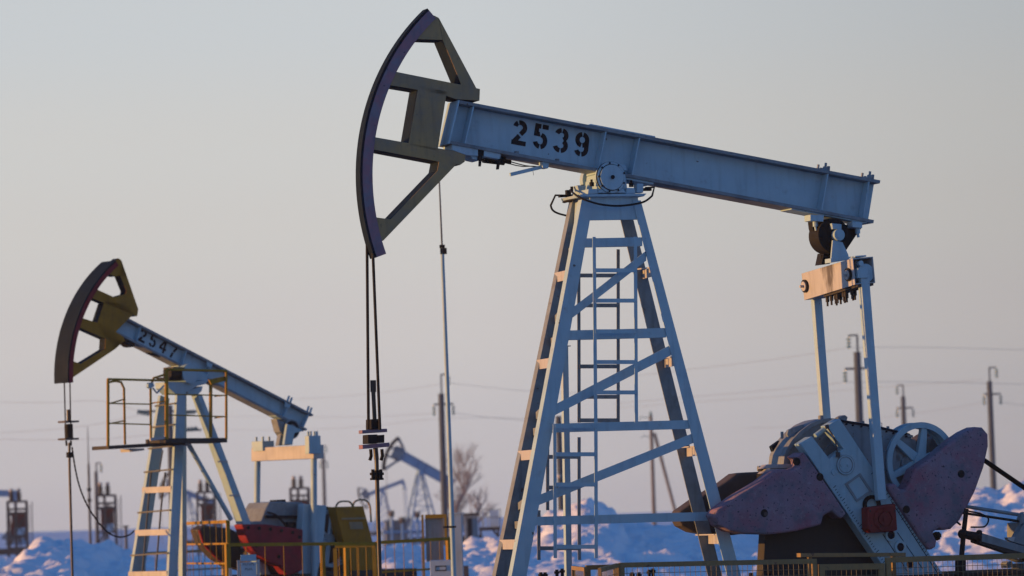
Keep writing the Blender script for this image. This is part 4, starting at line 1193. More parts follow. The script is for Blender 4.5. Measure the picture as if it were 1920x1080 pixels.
mb = MB(); PR(mb, ZN, [(400, 60), (500, 55), (500, 130), (400, 130)], -.28, .0, V); PR(mb, ZN, [(385, 130), (520, 128), (515, 160), (380, 160)], -.25, .2, V); mb.build('winch_box', 'black', SEC, .01)
mb = MB(); PR(mb, ZN, [(415, 38), (525, 42), (522, 62), (415, 60)], -.3, .02, V); mb.build('winch_cover', 'brown', SEC)
# service platform of the second unit
PLT = MB()
def VT(mb, zf, pts, y, r=.02, n=6): mb.tube([VPX(*zf(p), y if not isinstance(y, (list, tuple)) else y[i]) for i, p in enumerate(pts)], r, n)
mb = MB()
YA, YBk = -.75, .35       # front-left cage: near and far rail
YC, YD = -1.05, -.25      # near-side cage
# left cage floor and near-side floor
a = [VPX(*Z7(p), YA) for p in ((318, 966), (700, 944))]
mb.hexa([a[0], a[1], a[1] + Vector((0, 0, -.07)), a[0] + Vector((0, 0, -.07))], [p + Vector((0, .55, 0)) for p in (a[0], a[1], a[1] + Vector((0, 0, -.07)), a[0] + Vector((0, 0, -.07)))])
b = [VPX(*Z7(p), YC) for p in ((592, 930), (890, 928))]
mb.hexa([b[0], b[1], b[1] + Vector((0, 0, -.09)), b[0] + Vector((0, 0, -.09))], [p + Vector((0, .65, 0)) for p in (b[0], b[1], b[1] + Vector((0, 0, -.09)), b[0] + Vector((0, 0, -.09)))])
plat = mb.build('service_platform', 'dark', SEC, .004)
mb = MB()
# left cage rails
VT(mb, Z7, [(315, 968), (315, 645)], YA, .03); VT(mb, Z7, [(313, 645), (592, 652)], YA, .024)
VT(mb, Z7, [(318, 660), (352, 654), (378, 660), (392, 690), (397, 960)], YA + .5, .024)
VT(mb, Z7, [(320, 762), (520, 766)], YA, .014); VT(mb, Z7, [(322, 858), (520, 864)], YA, .014)
VT(mb, Z7, [(320, 764), (392, 742)], [YA, YA + .5], .014); VT(mb, Z7, [(322, 860), (392, 846)], [YA, YA + .5], .014)
VT(mb, Z7, [(522, 940), (520, 680), (535, 640), (592, 622)], YC + .35, .024)
# right cage rails
VT(mb, Z7, [(597, 935), (597, 597)], YC, .038); VT(mb, Z7, [(595, 598), (886, 606)], YC, .028); VT(mb, Z7, [(885, 606), (885, 935)], YC, .026)
VT(mb, Z7, [(810, 660), (810, 925)], YC + .45, .035)
VT(mb, Z7, [(600, 718), (885, 724)], YC, .014); VT(mb, Z7, [(600, 818), (885, 826)], YC, .014)
VT(mb, Z7, [(830, 728), (885, 722)], [YC + .45, YC], .014); VT(mb, Z7, [(830, 832), (885, 824)], [YC + .45, YC], .014)
VT(mb, Z7, [(523, 762), (597, 750)], [YC + .35, YC], .014)
mb.build('platform_railing', 'yellow', plat)
mb = MB()
PR(mb, ZN, [(745, 155), (905, 122), (905, 165), (770, 200)], YC + .02, YC + .06, V)
mb.build('toe_board', 'yellow', plat)
mb = MB()
PR(mb, ZN, [(205, 692), (345, 680), (350, 700), (210, 720)], YC, YC + .04, V); PR(mb, ZN, [(40, 790), (150, 788), (150, 806), (45, 820)], YA + .1, YA + .5, V); PR(mb, ZN, [(530, 728), (575, 730), (570, 765), (535, 760)], YA - .02, YA + .1, V)
mb.build('platform_bracket', 'equal', plat)
mb = MB(); PR(mb, ZN, [(190, 185), (230, 180), (245, 215), (210, 240), (185, 225)], YC + .3, YC + .36, V); VT(mb, ZN, [(230, 235), (265, 280), (330, 210)], YC + .3, .02); mb.build('platform_hinge', 'paint2', plat)
# equalizer, bearing, pitmans, gearbox etc.
EN, EF = -.95, .80
n4 = [VPX(*p, EN) for p in ((588, 834), (588, 860))]; f4 = [VPX(*p, EF) for p in ((471, 840), (471, 865))]
we = Vector((.26, 0, 0)); mb = MB()
mb.hexa([n4[0], f4[0], f4[1], n4[1]], [p + we for p in (n4[0], f4[0], f4[1], n4[1])])
eq2 = mb.build('equalizer', 'equal', SEC, .008)
mb = MB()
for p, y in (((579, 817), EN - .05), ((471, 828), EF - .37)):
    a = VPX(p[0], p[1], y if y < 0 else EF); a.y = y; dd_ = .13 if y < 0 else .36
    h_ = .36 if y < 0 else .2
    mb.hexa([a, a + Vector((.30, 0, 0)), a + Vector((.30, 0, -h_)), a + Vector((0, 0, -h_))], [v + Vector((0, dd_, 0)) for v in (a, a + Vector((.30, 0, 0)), a + Vector((.30, 0, -h_)), a + Vector((0, 0, -h_)))])
    for i in range(2):
        for j in range(2):
            c_ = a + Vector((.07 + .16 * i, dd_ * (.2 + .6 * j), 0)); mb.cyl(c_, c_ + Vector((0, 0, .09)), .025, 6)
mb.build('pitman_block', 'paint2', eq2, .006)
mb = MB()
cb_ = VPX(*Z7((1180, 888)), 0); mb.cyl((cb_.x, -.15, cb_.z), (cb_.x, .15, cb_.z), .20, 28); mb.cyl((cb_.x, -.19, cb_.z), (cb_.x, .19, cb_.z), .08, 20)
PR(mb, Z7, [(1128, 836), (1215, 872), (1245, 890), (1222, 915), (1180, 935), (1145, 900)], -.10, .10, V)
PR(mb, Z7, [(1150, 905), (1200, 905), (1206, 962), (1138, 966)], -.06, .06, V)
mb.build('tail_bearing', 'gear', SEC, .01)
mb = MB(); mb.ring((cb_.x, -.156, cb_.z), (0, 1, 0), .10, .17, .005, 28); mb.build('bearing_seal', 'black', SEC)
mb = MB(); PR(mb, Z7, [(1180, 860), (1262, 895), (1215, 905), (1205, 960), (1165, 962)], -.24, -.165, V); mb.build('equalizer_yoke', 'paint2', SEC, .01)
for (a, b, y) in (((588.5, 858), (589, 1085), EN + .1), ((483, 865), (481, 1010), EF - .1)):
    mb = MB(); mb.tube([VPX(*a, y), VPX(*b, y)], .062, 14); mb.build('pitman_arm', 'paint2', SEC)
mb = MB()
PR(mb, ZZ, [(690, 590), (715, 548), (800, 540), (960, 548), (985, 700), (960, 900), (660, 900), (648, 700)], -.35, .35, V)
gb2 = mb.build('gearbox', 'gear', SEC, .03)
mb = MB(); PR(mb, ZZ, [(935, 560), (975, 556), (975, 740), (930, 735)], -.45, -.36, V); mb.build('gearbox_rib', 'equal', gb2)
mb = MB(); PR(mb, ZZ, [(612, 590), (640, 585), (690, 590), (640, 700), (605, 695)], .3, .42, V); mb.build('far_crank', 'paint2', SEC, .01)
mb = MB(); PR(mb, ZZ, [(965, 560), (1130, 570), (1110, 800), (1062, 1080), (1050, 1300), (900, 1300), (930, 1000)], -.75, -.55, V)
mb.build('crank', 'paint2', SEC, .02)
mb = MB(); PR(mb, ZZ, [(515, 705), (700, 706), (960, 742), (955, 1040), (850, 1080), (800, 1010), (720, 985), (600, 900), (555, 820)], -.98, -.70, V); mb.build('counterweight', 'crimson', SEC, .03)
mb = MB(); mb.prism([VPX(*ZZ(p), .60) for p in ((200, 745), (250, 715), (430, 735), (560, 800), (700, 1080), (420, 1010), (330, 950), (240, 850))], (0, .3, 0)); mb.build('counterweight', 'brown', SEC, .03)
mb = MB(); mb.prism([VPX(*ZZ(p), .597) for p in ((198, 752), (208, 745), (250, 850), (330, 940), (415, 1005), (420, 1018), (325, 955), (230, 855))], (0, -.04, 0)); mb.build('weight_edge', 'crimson', SEC)
cw = VPX(*ZZ((1160, 810)), -.3); mb = MB(); rw2 = .58
mb.ring((cw.x, -.32, cw.z), (0, 1, 0), rw2 - .07, rw2, .18, 40); mb.cyl((cw.x, -.3, cw.z), (cw.x, -.1, cw.z), .1, 16)
for k in range(6):
    a = R(20 + 60 * k); mb.bar((cw.x, -.24, cw.z), (cw.x + (rw2 - .06) * math.cos(a), -.24, cw.z + (rw2 - .06) * math.sin(a)), .05, .08, (0, 1, 0))
mb.build('belt_wheel', 'paint2', SEC)
mb = MB(); PR(mb, ZZ, [(1060, 570), (1200, 585), (1250, 800), (1330, 1300), (1100, 1300), (1060, 900)], .1, .3, V); mb.build('gearbox_pedestal', 'dark', SEC)
mb = MB(); PR(mb, ZZ, [(1188, 580), (1395, 575), (1450, 780), (1500, 1000), (1560, 1300), (1390, 1300), (1330, 1080), (1240, 800)], -.62, -.36, V)
bgd = mb.build('belt_guard', 'mustard', SEC, .02)
mb = MB()
for pts in (((1190, 640), (1195, 580), (1220, 545), (1270, 540), (1300, 548), (1318, 580)), ((1318, 580), (1330, 545), (1370, 528), (1410, 535), (1440, 570), (1450, 690))):
    mb.tube(smooth_path([VPX(*ZZ(p), -.5) for p in pts], 4), .02, 6)
mb.build('guard_handle', 'ochre', bgd)
mb = MB()
PR(mb, ZZ, [(1235, 660), (1410, 655), (1414, 668), (1238, 673)], -.64, -.622, V); PR(mb, ZZ, [(1262, 850), (1462, 845), (1466, 858), (1266, 863)], -.64, -.622, V)
PR(mb, ZZ, [(1290, 690), (1385, 688), (1395, 740), (1300, 742)], -.632, -.622, V)
mb.build('guard_rib', 'ochre', bgd)
mb = MB()
for p_ in ((560, 730), (640, 735), (720, 742), (800, 752), (880, 765), (930, 800), (620, 860), (780, 940)):
    b_ = VPX(*ZZ(p_), -.98); mb.cyl((b_.x, -1.0, b_.z), (b_.x, -.978, b_.z), .035, 8)
mb.build('weight_bolt', 'black', [o_ for o_ in SEC.children if o_.name.startswith('counterweight')][0])
mb = MB(); mb.tube(smooth_path([VPX(*ZZ(p_), -.46) for p_ in ((700, 620), (760, 640), (820, 700), (860, 760), (900, 830))], 5), .022, 6); mb.build('oil_hose', 'black', gb2)
mb = MB(); PR(mb, ZZ, [(690, 640), (975, 645), (975, 665), (688, 660)], -.40, -.352, V); PR(mb, ZZ, [(840, 690), (905, 690), (910, 760), (850, 765)], -.42, -.352, V); PR(mb, ZZ, [(760, 530), (830, 526), (835, 545), (765, 548)], -.1, .1, V); mb.build('gearbox_flange', 'front', gb2)
mb = MB(); mb.box((2.0, 0, .75), (6.4, 1.5, .3)); mb.build('base_frame', 'dark', SEC, .01)
mb = MB(); mb.box((2.0, 0, .29), (6.8, 1.9, .58)); mb.build('concrete_plinth', 'concrete', SEC)
mb = MB(); PR(mb, ZZ, [(640, 880), (960, 880), (980, 1250), (620, 1250)], -.3, .3, V); mb.build('gearbox_stand', 'dark', SEC)

# bridle of the second unit
h0 = VPX(128, 720, .07)
BR2 = empty('rod_hanger', V.m @ Vector((h0.x, h0.y, 0)) + V.o, V.a, 'thin rod hanger and polished rod hanging from the far left yellow and crimson horse head', 'rod hanger', 'rod hangers')
off2 = Vector((h0.x, h0.y, 0)); H2 = lambda x, y, yy=.07: VPX(x, y, yy) - off2
for x0_, x1_, yy in ((120.5, 122.5, .2), (131, 132.5, -.06)):
    mb = MB(); mb.tube([H2(x0_, 712, yy), H2(x1_, 795, yy)], .013, 6); mb.build('wire_rope', 'rope', BR2)
mb = MB(); mb.tube([H2(128, 768), H2(128.5, 792)], .035, 8); mb.tube([H2(130, 830), H2(130.5, 880), H2(136, 1085)], .025, 8); p = H2(136, 1085); mb.tube([p, Vector((p.x + .02, p.y, 0))], .025, 8); mb.build('polished_rod', 'rod', BR2)
for y0_ in (791, 823.5):
    mb = MB(); mb.bar(H2(115.5, y0_), H2(141, y0_ - .5), .25, .035); mb.build('clamp_plate', 'brown', BR2)
mb = MB(); mb.tube([H2(128.5, 795), H2(129.5, 822)], .085, 10); mb.tube([H2(130, 848), H2(130, 858)], .06, 8); mb.tube([H2(124, 826), H2(125, 836)], .02, 6); mb.tube([H2(133, 826), H2(133, 836)], .02, 6); mb.build('rod_clamp', 'black', BR2)
# corrugated cable
mb = MB(); c0 = V.m @ VPX(135, 838, 0) + V.o
path = [V.m @ VPX(*p, 0) + V.o for p in ((135, 838), (141, 878), (150, 915), (165, 950), (185, 980), (205, 1000), (224, 1007), (242, 1003), (252, 995))]
sm_ = smooth_path(path, 10); rs = [.013 + (.005 if i % 2 else 0) for i in range(len(sm_))]
mb.tube(sm_, rs, 6); tag(mb.build('hanging_cable', 'black'), 'black corrugated cable looping from the far left rod clamp to the tower leg', 'cable')

# ================================================================== fences, sign, cabinet and mast near the second unit
def rail_fence(name, label, a, b, drop, step, group, Y, post_x=(), m='yellow', zb=.1, lower=()):
    """a, b: pixel ends of the top rail at distance Y (pair)"""
    A, B = WP(*a, Y[0]), WP(*b, Y[1]); o0 = Vector((A.x, A.y, 0)); d = B - A; ang = math.atan2(d.y, d.x); ln = math.hypot(d.x, d.y)
    o = empty(name, o0, ang, label, 'fence', group); mb = MB()
    mb.bar((0, 0, A.z), (ln, 0, B.z), .05, .06)
    for dz in lower: mb.bar((0, 0, A.z - dz), (ln, 0, B.z - dz), .03, .035)
    mb.build('rail', m, o); mb = MB()
    for t in post_x:
        x = t * ln; mb.bar((x, .03, -.05), (x, .03, lerp(A.z, B.z, t) + .02), .07, .07, (1, 0, 0))
    mb.build('fence_post', m, o); mb = MB(); n = int(ln / step)
    for i in range(1, n):
        x = ln * i / n; mb.tube([(x, .02, zb), (x, .02, lerp(A.z, B.z, i / n) - .02)], .007, 5)
    mb.build('fence_bars', m, o)
    return o
g2 = 'yellow bar fences round the second pump jack'
rail_fence('bar_fence', 'yellow bar fence running in front of the crimson counterweight and belt guard', (427, 1021.5), (704, 1019), 0, .36, g2, (64, 66), (0.0, .64, .80, 1), lower=(.62,))
rail_fence('bar_fence', 'yellow bar fence right of the belt guard, ending at the pale cabinet', (706, 1017.5), (842, 1010), 0, .20, g2, (67, 68), (1,), lower=(.55,))
rail_fence('bar_fence', 'short higher yellow rail with corner post behind the second tower', (337, 982), (426, 978), 0, .5, g2, (73, 69), (.01, .98), lower=(.42, .8))
rail_fence('bar_fence', 'rusty brown rail low between the legs of the second tower', (270, 1038), (420, 1031), 0, .32, g2, (78, 80), (0, 1), 'ochre', lower=(.4,))
mb = MB(); go_ = WP(628, 1023, 64.9); gt = empty('fence_gate', (go_.x, go_.y, 0), 0, 'narrow yellow framed gate in the bar fence before the belt guard', 'gate')
gw = WP(701, 1022, 64.9).x - go_.x; gz = WP(628, 1024, 64.9).z
mb.bar((0, 0, gz), (gw, 0, gz), .05, .07); mb.bar((0, 0, .15), (gw, 0, .15), .05, .07)
for x in (0, gw): mb.bar((x, 0, .19), (x, 0, gz - .04), .05, .07, (1, 0, 0))
mb.build('frame', 'yellow', gt)
mb = MB()
for i in range(1, 5): mb.tube([(gw * i / 5, 0, .18), (gw * i / 5, 0, gz - .03)], .008, 5)
mb.build('gate_bars', 'yellow', gt)
# stair with sign
sp_ = WP(466, 1060, 62.5); sg = empty('information_sign', (sp_.x, sp_.y, 0), R(8), 'small light blue two-line sign on pale posts in front of the second pump jack', 'sign')
zt, zm, zb2 = WP(466, 1040, 62.5).z, WP(466, 1052, 62.5).z, WP(466, 1095, 62.5).z
mb = MB(); mb.box((0, 0, (zt + zm) / 2), (.27, .03, zt - zm)); mb.build('sign_header', 'sign', sg)
mb = MB(); mb.box((0, 0, (zm + zb2) / 2 - .01), (.27, .03, zm - zb2 - .02)); bd = mb.build('sign_board', 'signw', sg)
mb = MB()
for k, (ww, zz_) in enumerate(((.20, WP(466, 1058, 62.5).z), (.13, WP(466, 1067, 62.5).z))):
    nl = 6 if k == 0 else 4
    for i in range(nl):
        x = (i - (nl - 1) / 2) * .034; mb.box((x - .006, -.018, zz_), (.006, .004, .04)); mb.box((x + .008, -.018, zz_ + .012 * (-1) ** i), (.012, .004, .010))
mb.build('sign_lettering', 'front', bd)
mb = MB()
for x in (-.17, .17): mb.bar((x, .02, -.05), (x, .02, zm + .02), .05, .05, (1, 0, 0))
mb.bar((-.31, .1, -.05), (-.31, .1, WP(448, 1065, 62.5).z), .05, .05, (1, 0, 0))
mb.build('sign_post', 'equal', sg)

# electrical cabinet group
Yc = 69.0
def boxpx(mb, x0_, y0_, x1_, y1_, Y, dep, ground=False):
    a, b = WP(x0_, y0_, Y), WP(x1_, y1_, Y); z0 = -.02 if ground else b.z
    mb.box(((a.x + b.x) / 2, Y + dep / 2, (a.z + z0) / 2), (b.x - a.x, dep, a.z - z0)); return mb
mb = MB(); boxpx(mb, 841, 964, 869, 1080, Yc, .5, True); cb = mb.build('electrical_cabinet', 'cabinet', None, .01)
tag(cb, 'tall pale blue electrical cabinet behind the thin tall mast', 'cabinet')
mb = MB(); boxpx(mb, 839, 961.5, 871, 963.7, Yc - .03, .56); mb.build('cabinet_roof', 'cabinet', cb)
mb = MB(); boxpx(mb, 843.5, 970, 866.5, 1035, Yc - .012, .01); mb.build('cabinet_door', 'cabinet', cb)
Yk = 68.4
ck = empty('slatted_screen', WP(815, 1000, Yk) * 1, 0, 'grey corrugated screen in a yellow frame beside the pale cabinet', 'screen'); ck.location.z = 0
cx_ = ck.location.copy()
def loc(mb): mb.v = [v - cx_ for v in mb.v]; return mb
mb = MB(); boxpx(mb, 790, 965, 797, 1080, Yk, .08, True); boxpx(mb, 833, 964, 840.5, 1080, Yk, .08, True); boxpx(mb, 797.2, 965, 832.8, 971, Yk, .08); loc(mb).build('frame', 'yellow', ck)
mb = MB()
for i in range(9): boxpx(mb, 797.3 + i * 4, 971.3, 799.8 + i * 4, 1052, Yk + .02 + .02 * (i % 2), .02)
boxpx(mb, 797.3, 971.3, 832.6, 1052, Yk + .07, .008); loc(mb).build('corrugated_sheet', 'slat', ck)
mb = MB(); boxpx(mb, 806, 1051, 851, 1080, 66.5, .4, True); jb = tag(mb.build('junction_box', 'cabinet', None, .008), 'low pale metal box with a rectangle marked on its door, below the slatted screen', 'box')
mb = MB()
for (x0_, y0_, x1_, y1_) in ((816, 1061, 837, 1062.2), (816, 1069, 837, 1070.2), (816, 1062.2, 817.2, 1069), (835.8, 1062.2, 837, 1069)): boxpx(mb, x0_, y0_, x1_, y1_, 66.49, .008)
mb.build('door_mark', 'front', jb)
# tall thin mast
Ym = 60.0
m0, m1, m2, m3 = WP(823.5, 335, Ym), WP(829, 462, Ym), WP(840, 760, Ym), WP(851, 1080, Ym)
ms = empty('lightning_mast', (m3.x, m3.y, 0), 0, 'tall thin blue mast, tapering to a rod, between the two numbered pump jacks', 'mast'); o0 = Vector((m3.x, m3.y, 0))
mb = MB(); mb.tube([Vector((.03, 0, -.05)), m3 - o0, m2 - o0, m1 - o0], [.044, .042, .036, .030], 12); mb.build('pole', 'paint2', ms)
mb = MB(); mb.tube([m1 - o0 - Vector((0, 0, .15)), m0 - o0], [.016, .012], 8); mb.build('top_rod', 'iron', ms)
mb = MB(); mb.box(m1 - o0 + Vector((.0, 0, .0)), (.09, .09, .05)); mb.box(m1 - o0 + Vector((.02, 0, -.08)), (.11, .06, .10)); p = WP(843, 988, Ym) - o0; mb.box(p, (.22, .1, .03)); mb.build('clamp', 'black', ms)

# ================================================================== background pumping units
def bg_jack(label, px_, py_, Y, yaw, tilt, hb=.55, cols=('bgpaint', 'front')):
    p = WP(px_, py_, Y); zp = p.z
    o = empty('pump_jack', (p.x, p.y, 0), yaw, label, 'pump jack', 'oil pump jacks')
    ct, st = math.cos(tilt), math.sin(tilt)
    B = lambda s, v: Vector((s * ct + v * st, 0, zp + .25 - s * st + v * ct))
    mb = MB()
    for y0, y1, s0, s1, v0, v1 in ((-.15, .15, -2.0, 2.9, 0, .05), (-.15, .15, -2.0, 2.9, hb - .05, hb), (-.02, .02, -2.0, 2.9, .05, hb - .05)):
        mb.prism([B(s0, v0) + Vector((0, y0, 0)), B(s1, v0) + Vector((0, y0, 0)), B(s1, v1) + Vector((0, y0, 0)), B(s0, v1) + Vector((0, y0, 0))], (0, y1 - y0, 0))
    for s in (-1.7, -.4, .3, 2.2): mb.prism([B(s, .05) + Vector((0, -.14, 0)), B(s + .03, .05) + Vector((0, -.14, 0)), B(s + .03, hb - .05) + Vector((0, -.14, 0)), B(s, hb - .05) + Vector((0, -.14, 0))], (0, .28, 0))
    mb.build('walking_beam', cols[0], o)
    rad = 3.1; mb = MB()
    A = lambda a, r: B(-r * math.cos(a), r * math.sin(a) + .1)
    n = 12
    for i in range(n):
        a0, a1 = lerp(-.5, .46, i / n), lerp(-.5, .46, (i + 1) / n)
        qd = [A(a0, rad), A(a1, rad), A(a1, rad - .18), A(a0, rad - .18)]; mb.hexa([v + Vector((0, -.18, 0)) for v in qd], [v + Vector((0, .18, 0)) for v in qd])
    hd = mb.build('horse_head', 'front', o)
    mb = MB()
    for a, tgt in ((.45, (-2.0, .95)), (-.48, (-2.0, -.2))): mb.bar(A(a, rad - .15), B(*tgt), .2, .16)
    mb.bar(A(.12, rad - .1), B(-1.9, .7), .2, .14); mb.bar(A(-.12, rad - .1), B(-1.9, .0), .2, .14)
    mb.prism([B(-2.6, -.2) + Vector((0, -.1, 0)), B(-1.8, -.2) + Vector((0, -.1, 0)), B(-1.8, .95) + Vector((0, -.1, 0)), B(-2.6, .8) + Vector((0, -.1, 0))], (0, .2, 0))
    mb.build('head_frame', 'gear', hd)
    for sx in (-1, 1):
        for sy in (-1, 1):
            mb = MB(); mb.bar((sx * .18, sy * .18, zp), (sx * 1.25, sy * .75, .5), .13, .13, (1, 0, 0)); mb.build('post_leg', cols[0], o)
    mb = MB()
    for k in range(1, 6):
        t = k / 6; z = lerp(zp, .5, t); x, y = lerp(.18, 1.25, t), lerp(.18, .75, t)
        for sy in (-1, 1): mb.bar((-x, sy * y, z), (x, sy * y, z), .06, .06); mb.bar((-x, sy * y, z), (x * .85, sy * y * .9, z + zp / 7), .05, .05)
        for sx in (-1, 1): mb.bar((sx * x, -y, z), (sx * x, y, z), .06, .06)
    mb.build('cross_brace', cols[0], o)
    mb = MB(); mb.cyl((0, -.3, zp + .1), (0, .3, zp + .1), .2, 16); mb.box((0, 0, zp), (.5, .5, .08)); mb.build('saddle_bearing', cols[0], o)
    e = B(2.75, -.25); mb = MB(); mb.prism([B(2.5, 0) + Vector((0, -.15, 0)), B(2.95, 0) + Vector((0, -.15, 0)), B(2.8, -.5) + Vector((0, -.15, 0)), B(2.6, -.5) + Vector((0, -.15, 0))], (0, .3, 0)); mb.bar(e + Vector((0, -.75, -.45)), e + Vector((0, .75, -.45)), .22, .28); mb.build('equalizer', cols[0], o)
    for sy in (-1, 1):
        mb = MB(); mb.tube([e + Vector((0, sy * .68, -.45)), Vector((2.9, sy * .68, 1.7))], .05, 8); mb.build('pitman_arm', cols[0], o)
        mb = MB(); mb.prism([(1.5, sy * .5 - .1, 1.4), (2.2, sy * .5 - .1, 1.1), (3.4, sy * .5 - .1, 1.4), (3.6, sy * .5 - .1, 2.0), (3.1, sy * .5 - .1, 2.2), (2.0, sy * .5 - .1, 2.0)], (0, .2, 0)); mb.build('counterweight', 'gear', o, .04)
    mb = MB(); mb.prism([(1.8, -.35, .8), (3.6, -.35, .8), (3.5, -.35, 1.9), (2.8, -.35, 2.2), (2.1, -.35, 1.9)], (0, .7, 0)); mb.build('gearbox', cols[0], o, .05)
    mb = MB(); mb.box((1.5, 0, .4), (6.5, 1.5, .25)); mb.box((1.5, 0, .13), (6.7, 1.8, .27)); mb.build('base_frame', 'dark', o)
    hx = B(-rad, 0).x - .03; mb = MB(); mb.tube([(hx, 0, A(-.45, rad).z), (hx, 0, .2)], .02, 6); mb.build('polished_rod', 'rod', o)
    return o
bg_jack('distant pale blue pump jack with its beam sloping down behind the tall power pole', 787, 889, 275, R(24), R(29), .75)
bg_jack('small far pump jack with its tail raised, left of the bigger distant one', 718, 924, 440, R(14), R(-19), .45)
bg_jack('distant pump jack at the left edge showing only its tail end', -34, 936, 300, R(8), R(3))
bg_jack('distant pale pump jack seen between the legs of the second tower', 352, 934, 360, R(30), R(22), .5)

# ================================================================== substations
def substation(label, xl, xr, ytop, Y, yaw=0.1, kind=0):
    a, b = WP(xl, ytop, Y), WP(xr, ytop, Y); wd = b.x - a.x; zt = a.z - .35; cxw = (a.x + b.x) / 2
    o = empty('transformer_station', (cxw, Y, 0), yaw, label, 'transformer', 'transformer stations')
    dp = wd * .9; mb = MB()
    rn_ = random.Random(int(xl))
    for sx in (-1, -.15, 1):
        for sy in (-1, 1): mb.bar((sx * wd / 2, sy * dp / 2, -.05), (sx * wd / 2, sy * dp / 2, zt - .45), .14, .14, (1, 0, 0))
    for z in (zt - .47, zt - .95, zt * .72, zt * .38, zt * .2):
        for s in (-1, 1): mb.bar((-wd / 2, s * dp / 2, z), (wd / 2, s * dp / 2, z), .10, .13); mb.bar((s * wd / 2, -dp / 2, z), (s * wd / 2, dp / 2, z), .10, .13)
    for s in (-1, 1):
        mb.bar((-wd / 2, s * dp / 2, zt - 1), (wd / 2, s * dp / 2, zt * .35), .07, .07); mb.bar((wd / 2, s * dp / 2, zt * .72), (-wd / 2, s * dp / 2, zt * .2), .07, .07)
    for k in range(9):
        x = rn_.uniform(-.45, .45) * wd; z0 = rn_.uniform(.15, .6) * zt; mb.bar((x, rn_.uniform(-.4, .4) * dp, z0), (x + rn_.uniform(-.15, .15), rn_.uniform(-.4, .4) * dp, z0 + rn_.uniform(.6, 1.6)), rn_.uniform(.05, .13), .08, (1, 0, 0))
    for k in range(16): mb.bar((wd / 2 + .08, -dp / 2, .4 + k * (zt - 1) / 16), (wd / 2 + .36, -dp / 2, .4 + k * (zt - 1) / 16), .04, .04)
    for x in (.08, .36): mb.bar((wd / 2 + x, -dp / 2, 0), (wd / 2 + x, -dp / 2, zt - .5), .05, .05, (1, 0, 0))
    mb.build('frame', 'brown', o)
    mb = MB(); mb.box((wd * .05, 0, zt * .56), (wd * .72, dp * .7, zt * .32)); mb.box((wd * .05, 0, zt * .56 + zt * .17), (wd * .8, dp * .8, .08))
    for k in range(6): mb.box((wd * (-.24 + .11 * k), -dp * .4, zt * .55), (.04, .2, zt * .24))
    mb.build('transformer_tank', 'redbox', o)
    mb = MB(); mb.box((wd * .12, -dp * .48, zt * .45), (wd * .55, .1, .45)); mb.build('name_board', 'cabinet', o)
    for s in (-1, 1):
        mb = MB(); x = s * wd * .2 - wd * .1; mb.cyl((x, 0, zt - .45), (x, 0, zt + .16), .12, 10)
        for k in range(3): mb.cyl((x, 0, zt - .35 + k * .16), (x, 0, zt - .28 + k * .16), .19, 12)
        ins = mb.build('insulator', 'dark', o)
        mb = MB(); mb.ball((x, 0, zt + .24), .14, 10); mb.build('insulator_cap', 'cream', ins)
    return o
substation('rusty transformer station at the far left beside a pump jack tail', 14, 49, 917, 230)
substation('dark red transformer station with two cream-topped insulators, between the rod hanger and second tower', 181, 215, 905, 225)
substation('distant transformer station glimpsed between the legs of the second tower', 369, 401, 900, 235)
substation('distant transformer station standing between the pitman arms of the second pump jack', 544, 577, 893, 240)

# ================================================================== power poles
PG = 'power line poles'
POLES = {}
def pole(label, tx, ty, Y, rod=None, arm=None, hook=0, wide=.16, m='concrete', ins_both=True):
    """tx,ty = pixel of the shaft top; rod = y pixel of the top hook; arm = (y, x0, x1)"""
    T = WP(tx, ty, Y); o0 = Vector((T.x, T.y, 0)); o = empty('power_pole', o0, 0, label, 'power pole', PG)
    mb = MB(); mb.tube([(0, 0, -.1), (0, 0, T.z)], [wide * 1.25, wide], 10); mb.build('shaft', m, o)
    pts = []
    def ins(mbi, p, n=3, up=False):
        for k in range(n):
            z = -.16 - k * .17; mbi.cyl(p + Vector((0, 0, z)), p + Vector((0, 0, z - .10)), .12, 10, .06)
        mbi.tube([p, p + Vector((0, 0, -.16 - n * .17))], .02, 6)
        return p + Vector((0, 0, -.16 - n * .17))
    if rod:
        mb = MB(); zr = WP(tx, rod, Y).z; mb.bar((.03, 0, T.z - .4), (.03, 0, zr), .09, .09, (1, 0, 0))
        if hook: mb.bar((.03, 0, zr), (hook, 0, zr - .02), .08, .08)
        h = mb.build('top_bracket', 'iron', o); mb = MB(); pts.append(o0 + ins(mb, Vector((hook, 0, zr)))); mb.build('insulator', 'glass', o)
    if arm:
        y, x0_, x1_ = arm; za = WP(tx, y, Y).z; k = Y / F
        a, b = (x0_ - tx) * k, (x1_ - tx) * k
        mb = MB(); mb.bar((a, 0, za), (b, 0, za), .10, .10); mb.build('crossarm', 'iron', o)
        for x in ((a, b) if ins_both else (a,)):
            mb = MB(); pts.append(o0 + ins(mb, Vector((x, 0, za)))); mb.build('insulator', 'glass', o)
    POLES[tx] = pts
    return o
pole('concrete power pole with hooked top arm standing behind the main pitman arms', 1607, 660, 170, 628, (691, 1583, 1622), -.38, .17, ins_both=False)
pole('smallest concrete power pole in the middle of the right group', 1693, 743, 245, 722, (765, 1681, 1711), -.38, .16)
pole('concrete power pole near the right edge with hook arm turned right', 1855, 715, 215, 689, (739, 1844, 1875), .45, .16)
pole('tall concrete power pole behind the thin mast left of the near tower', 827, 738, 205, 702, (758, 813, 849), .45, .17)
pole('faint thin power pole right of the second unit equalizer', 606, 850, 330, 836, (865, 600, 613), .3, .15)
pole('faint power pole with a curled top arm left of the second tower', 180, 884, 240, 868, None, .35, .12)
pole('thin dark pole with two clamps rising from the snow beside the rod hanger', 166, 870, 150, None, None, 0, .05, 'iron')
mb = MB(); o166 = bpy.data.objects['power_pole.006']
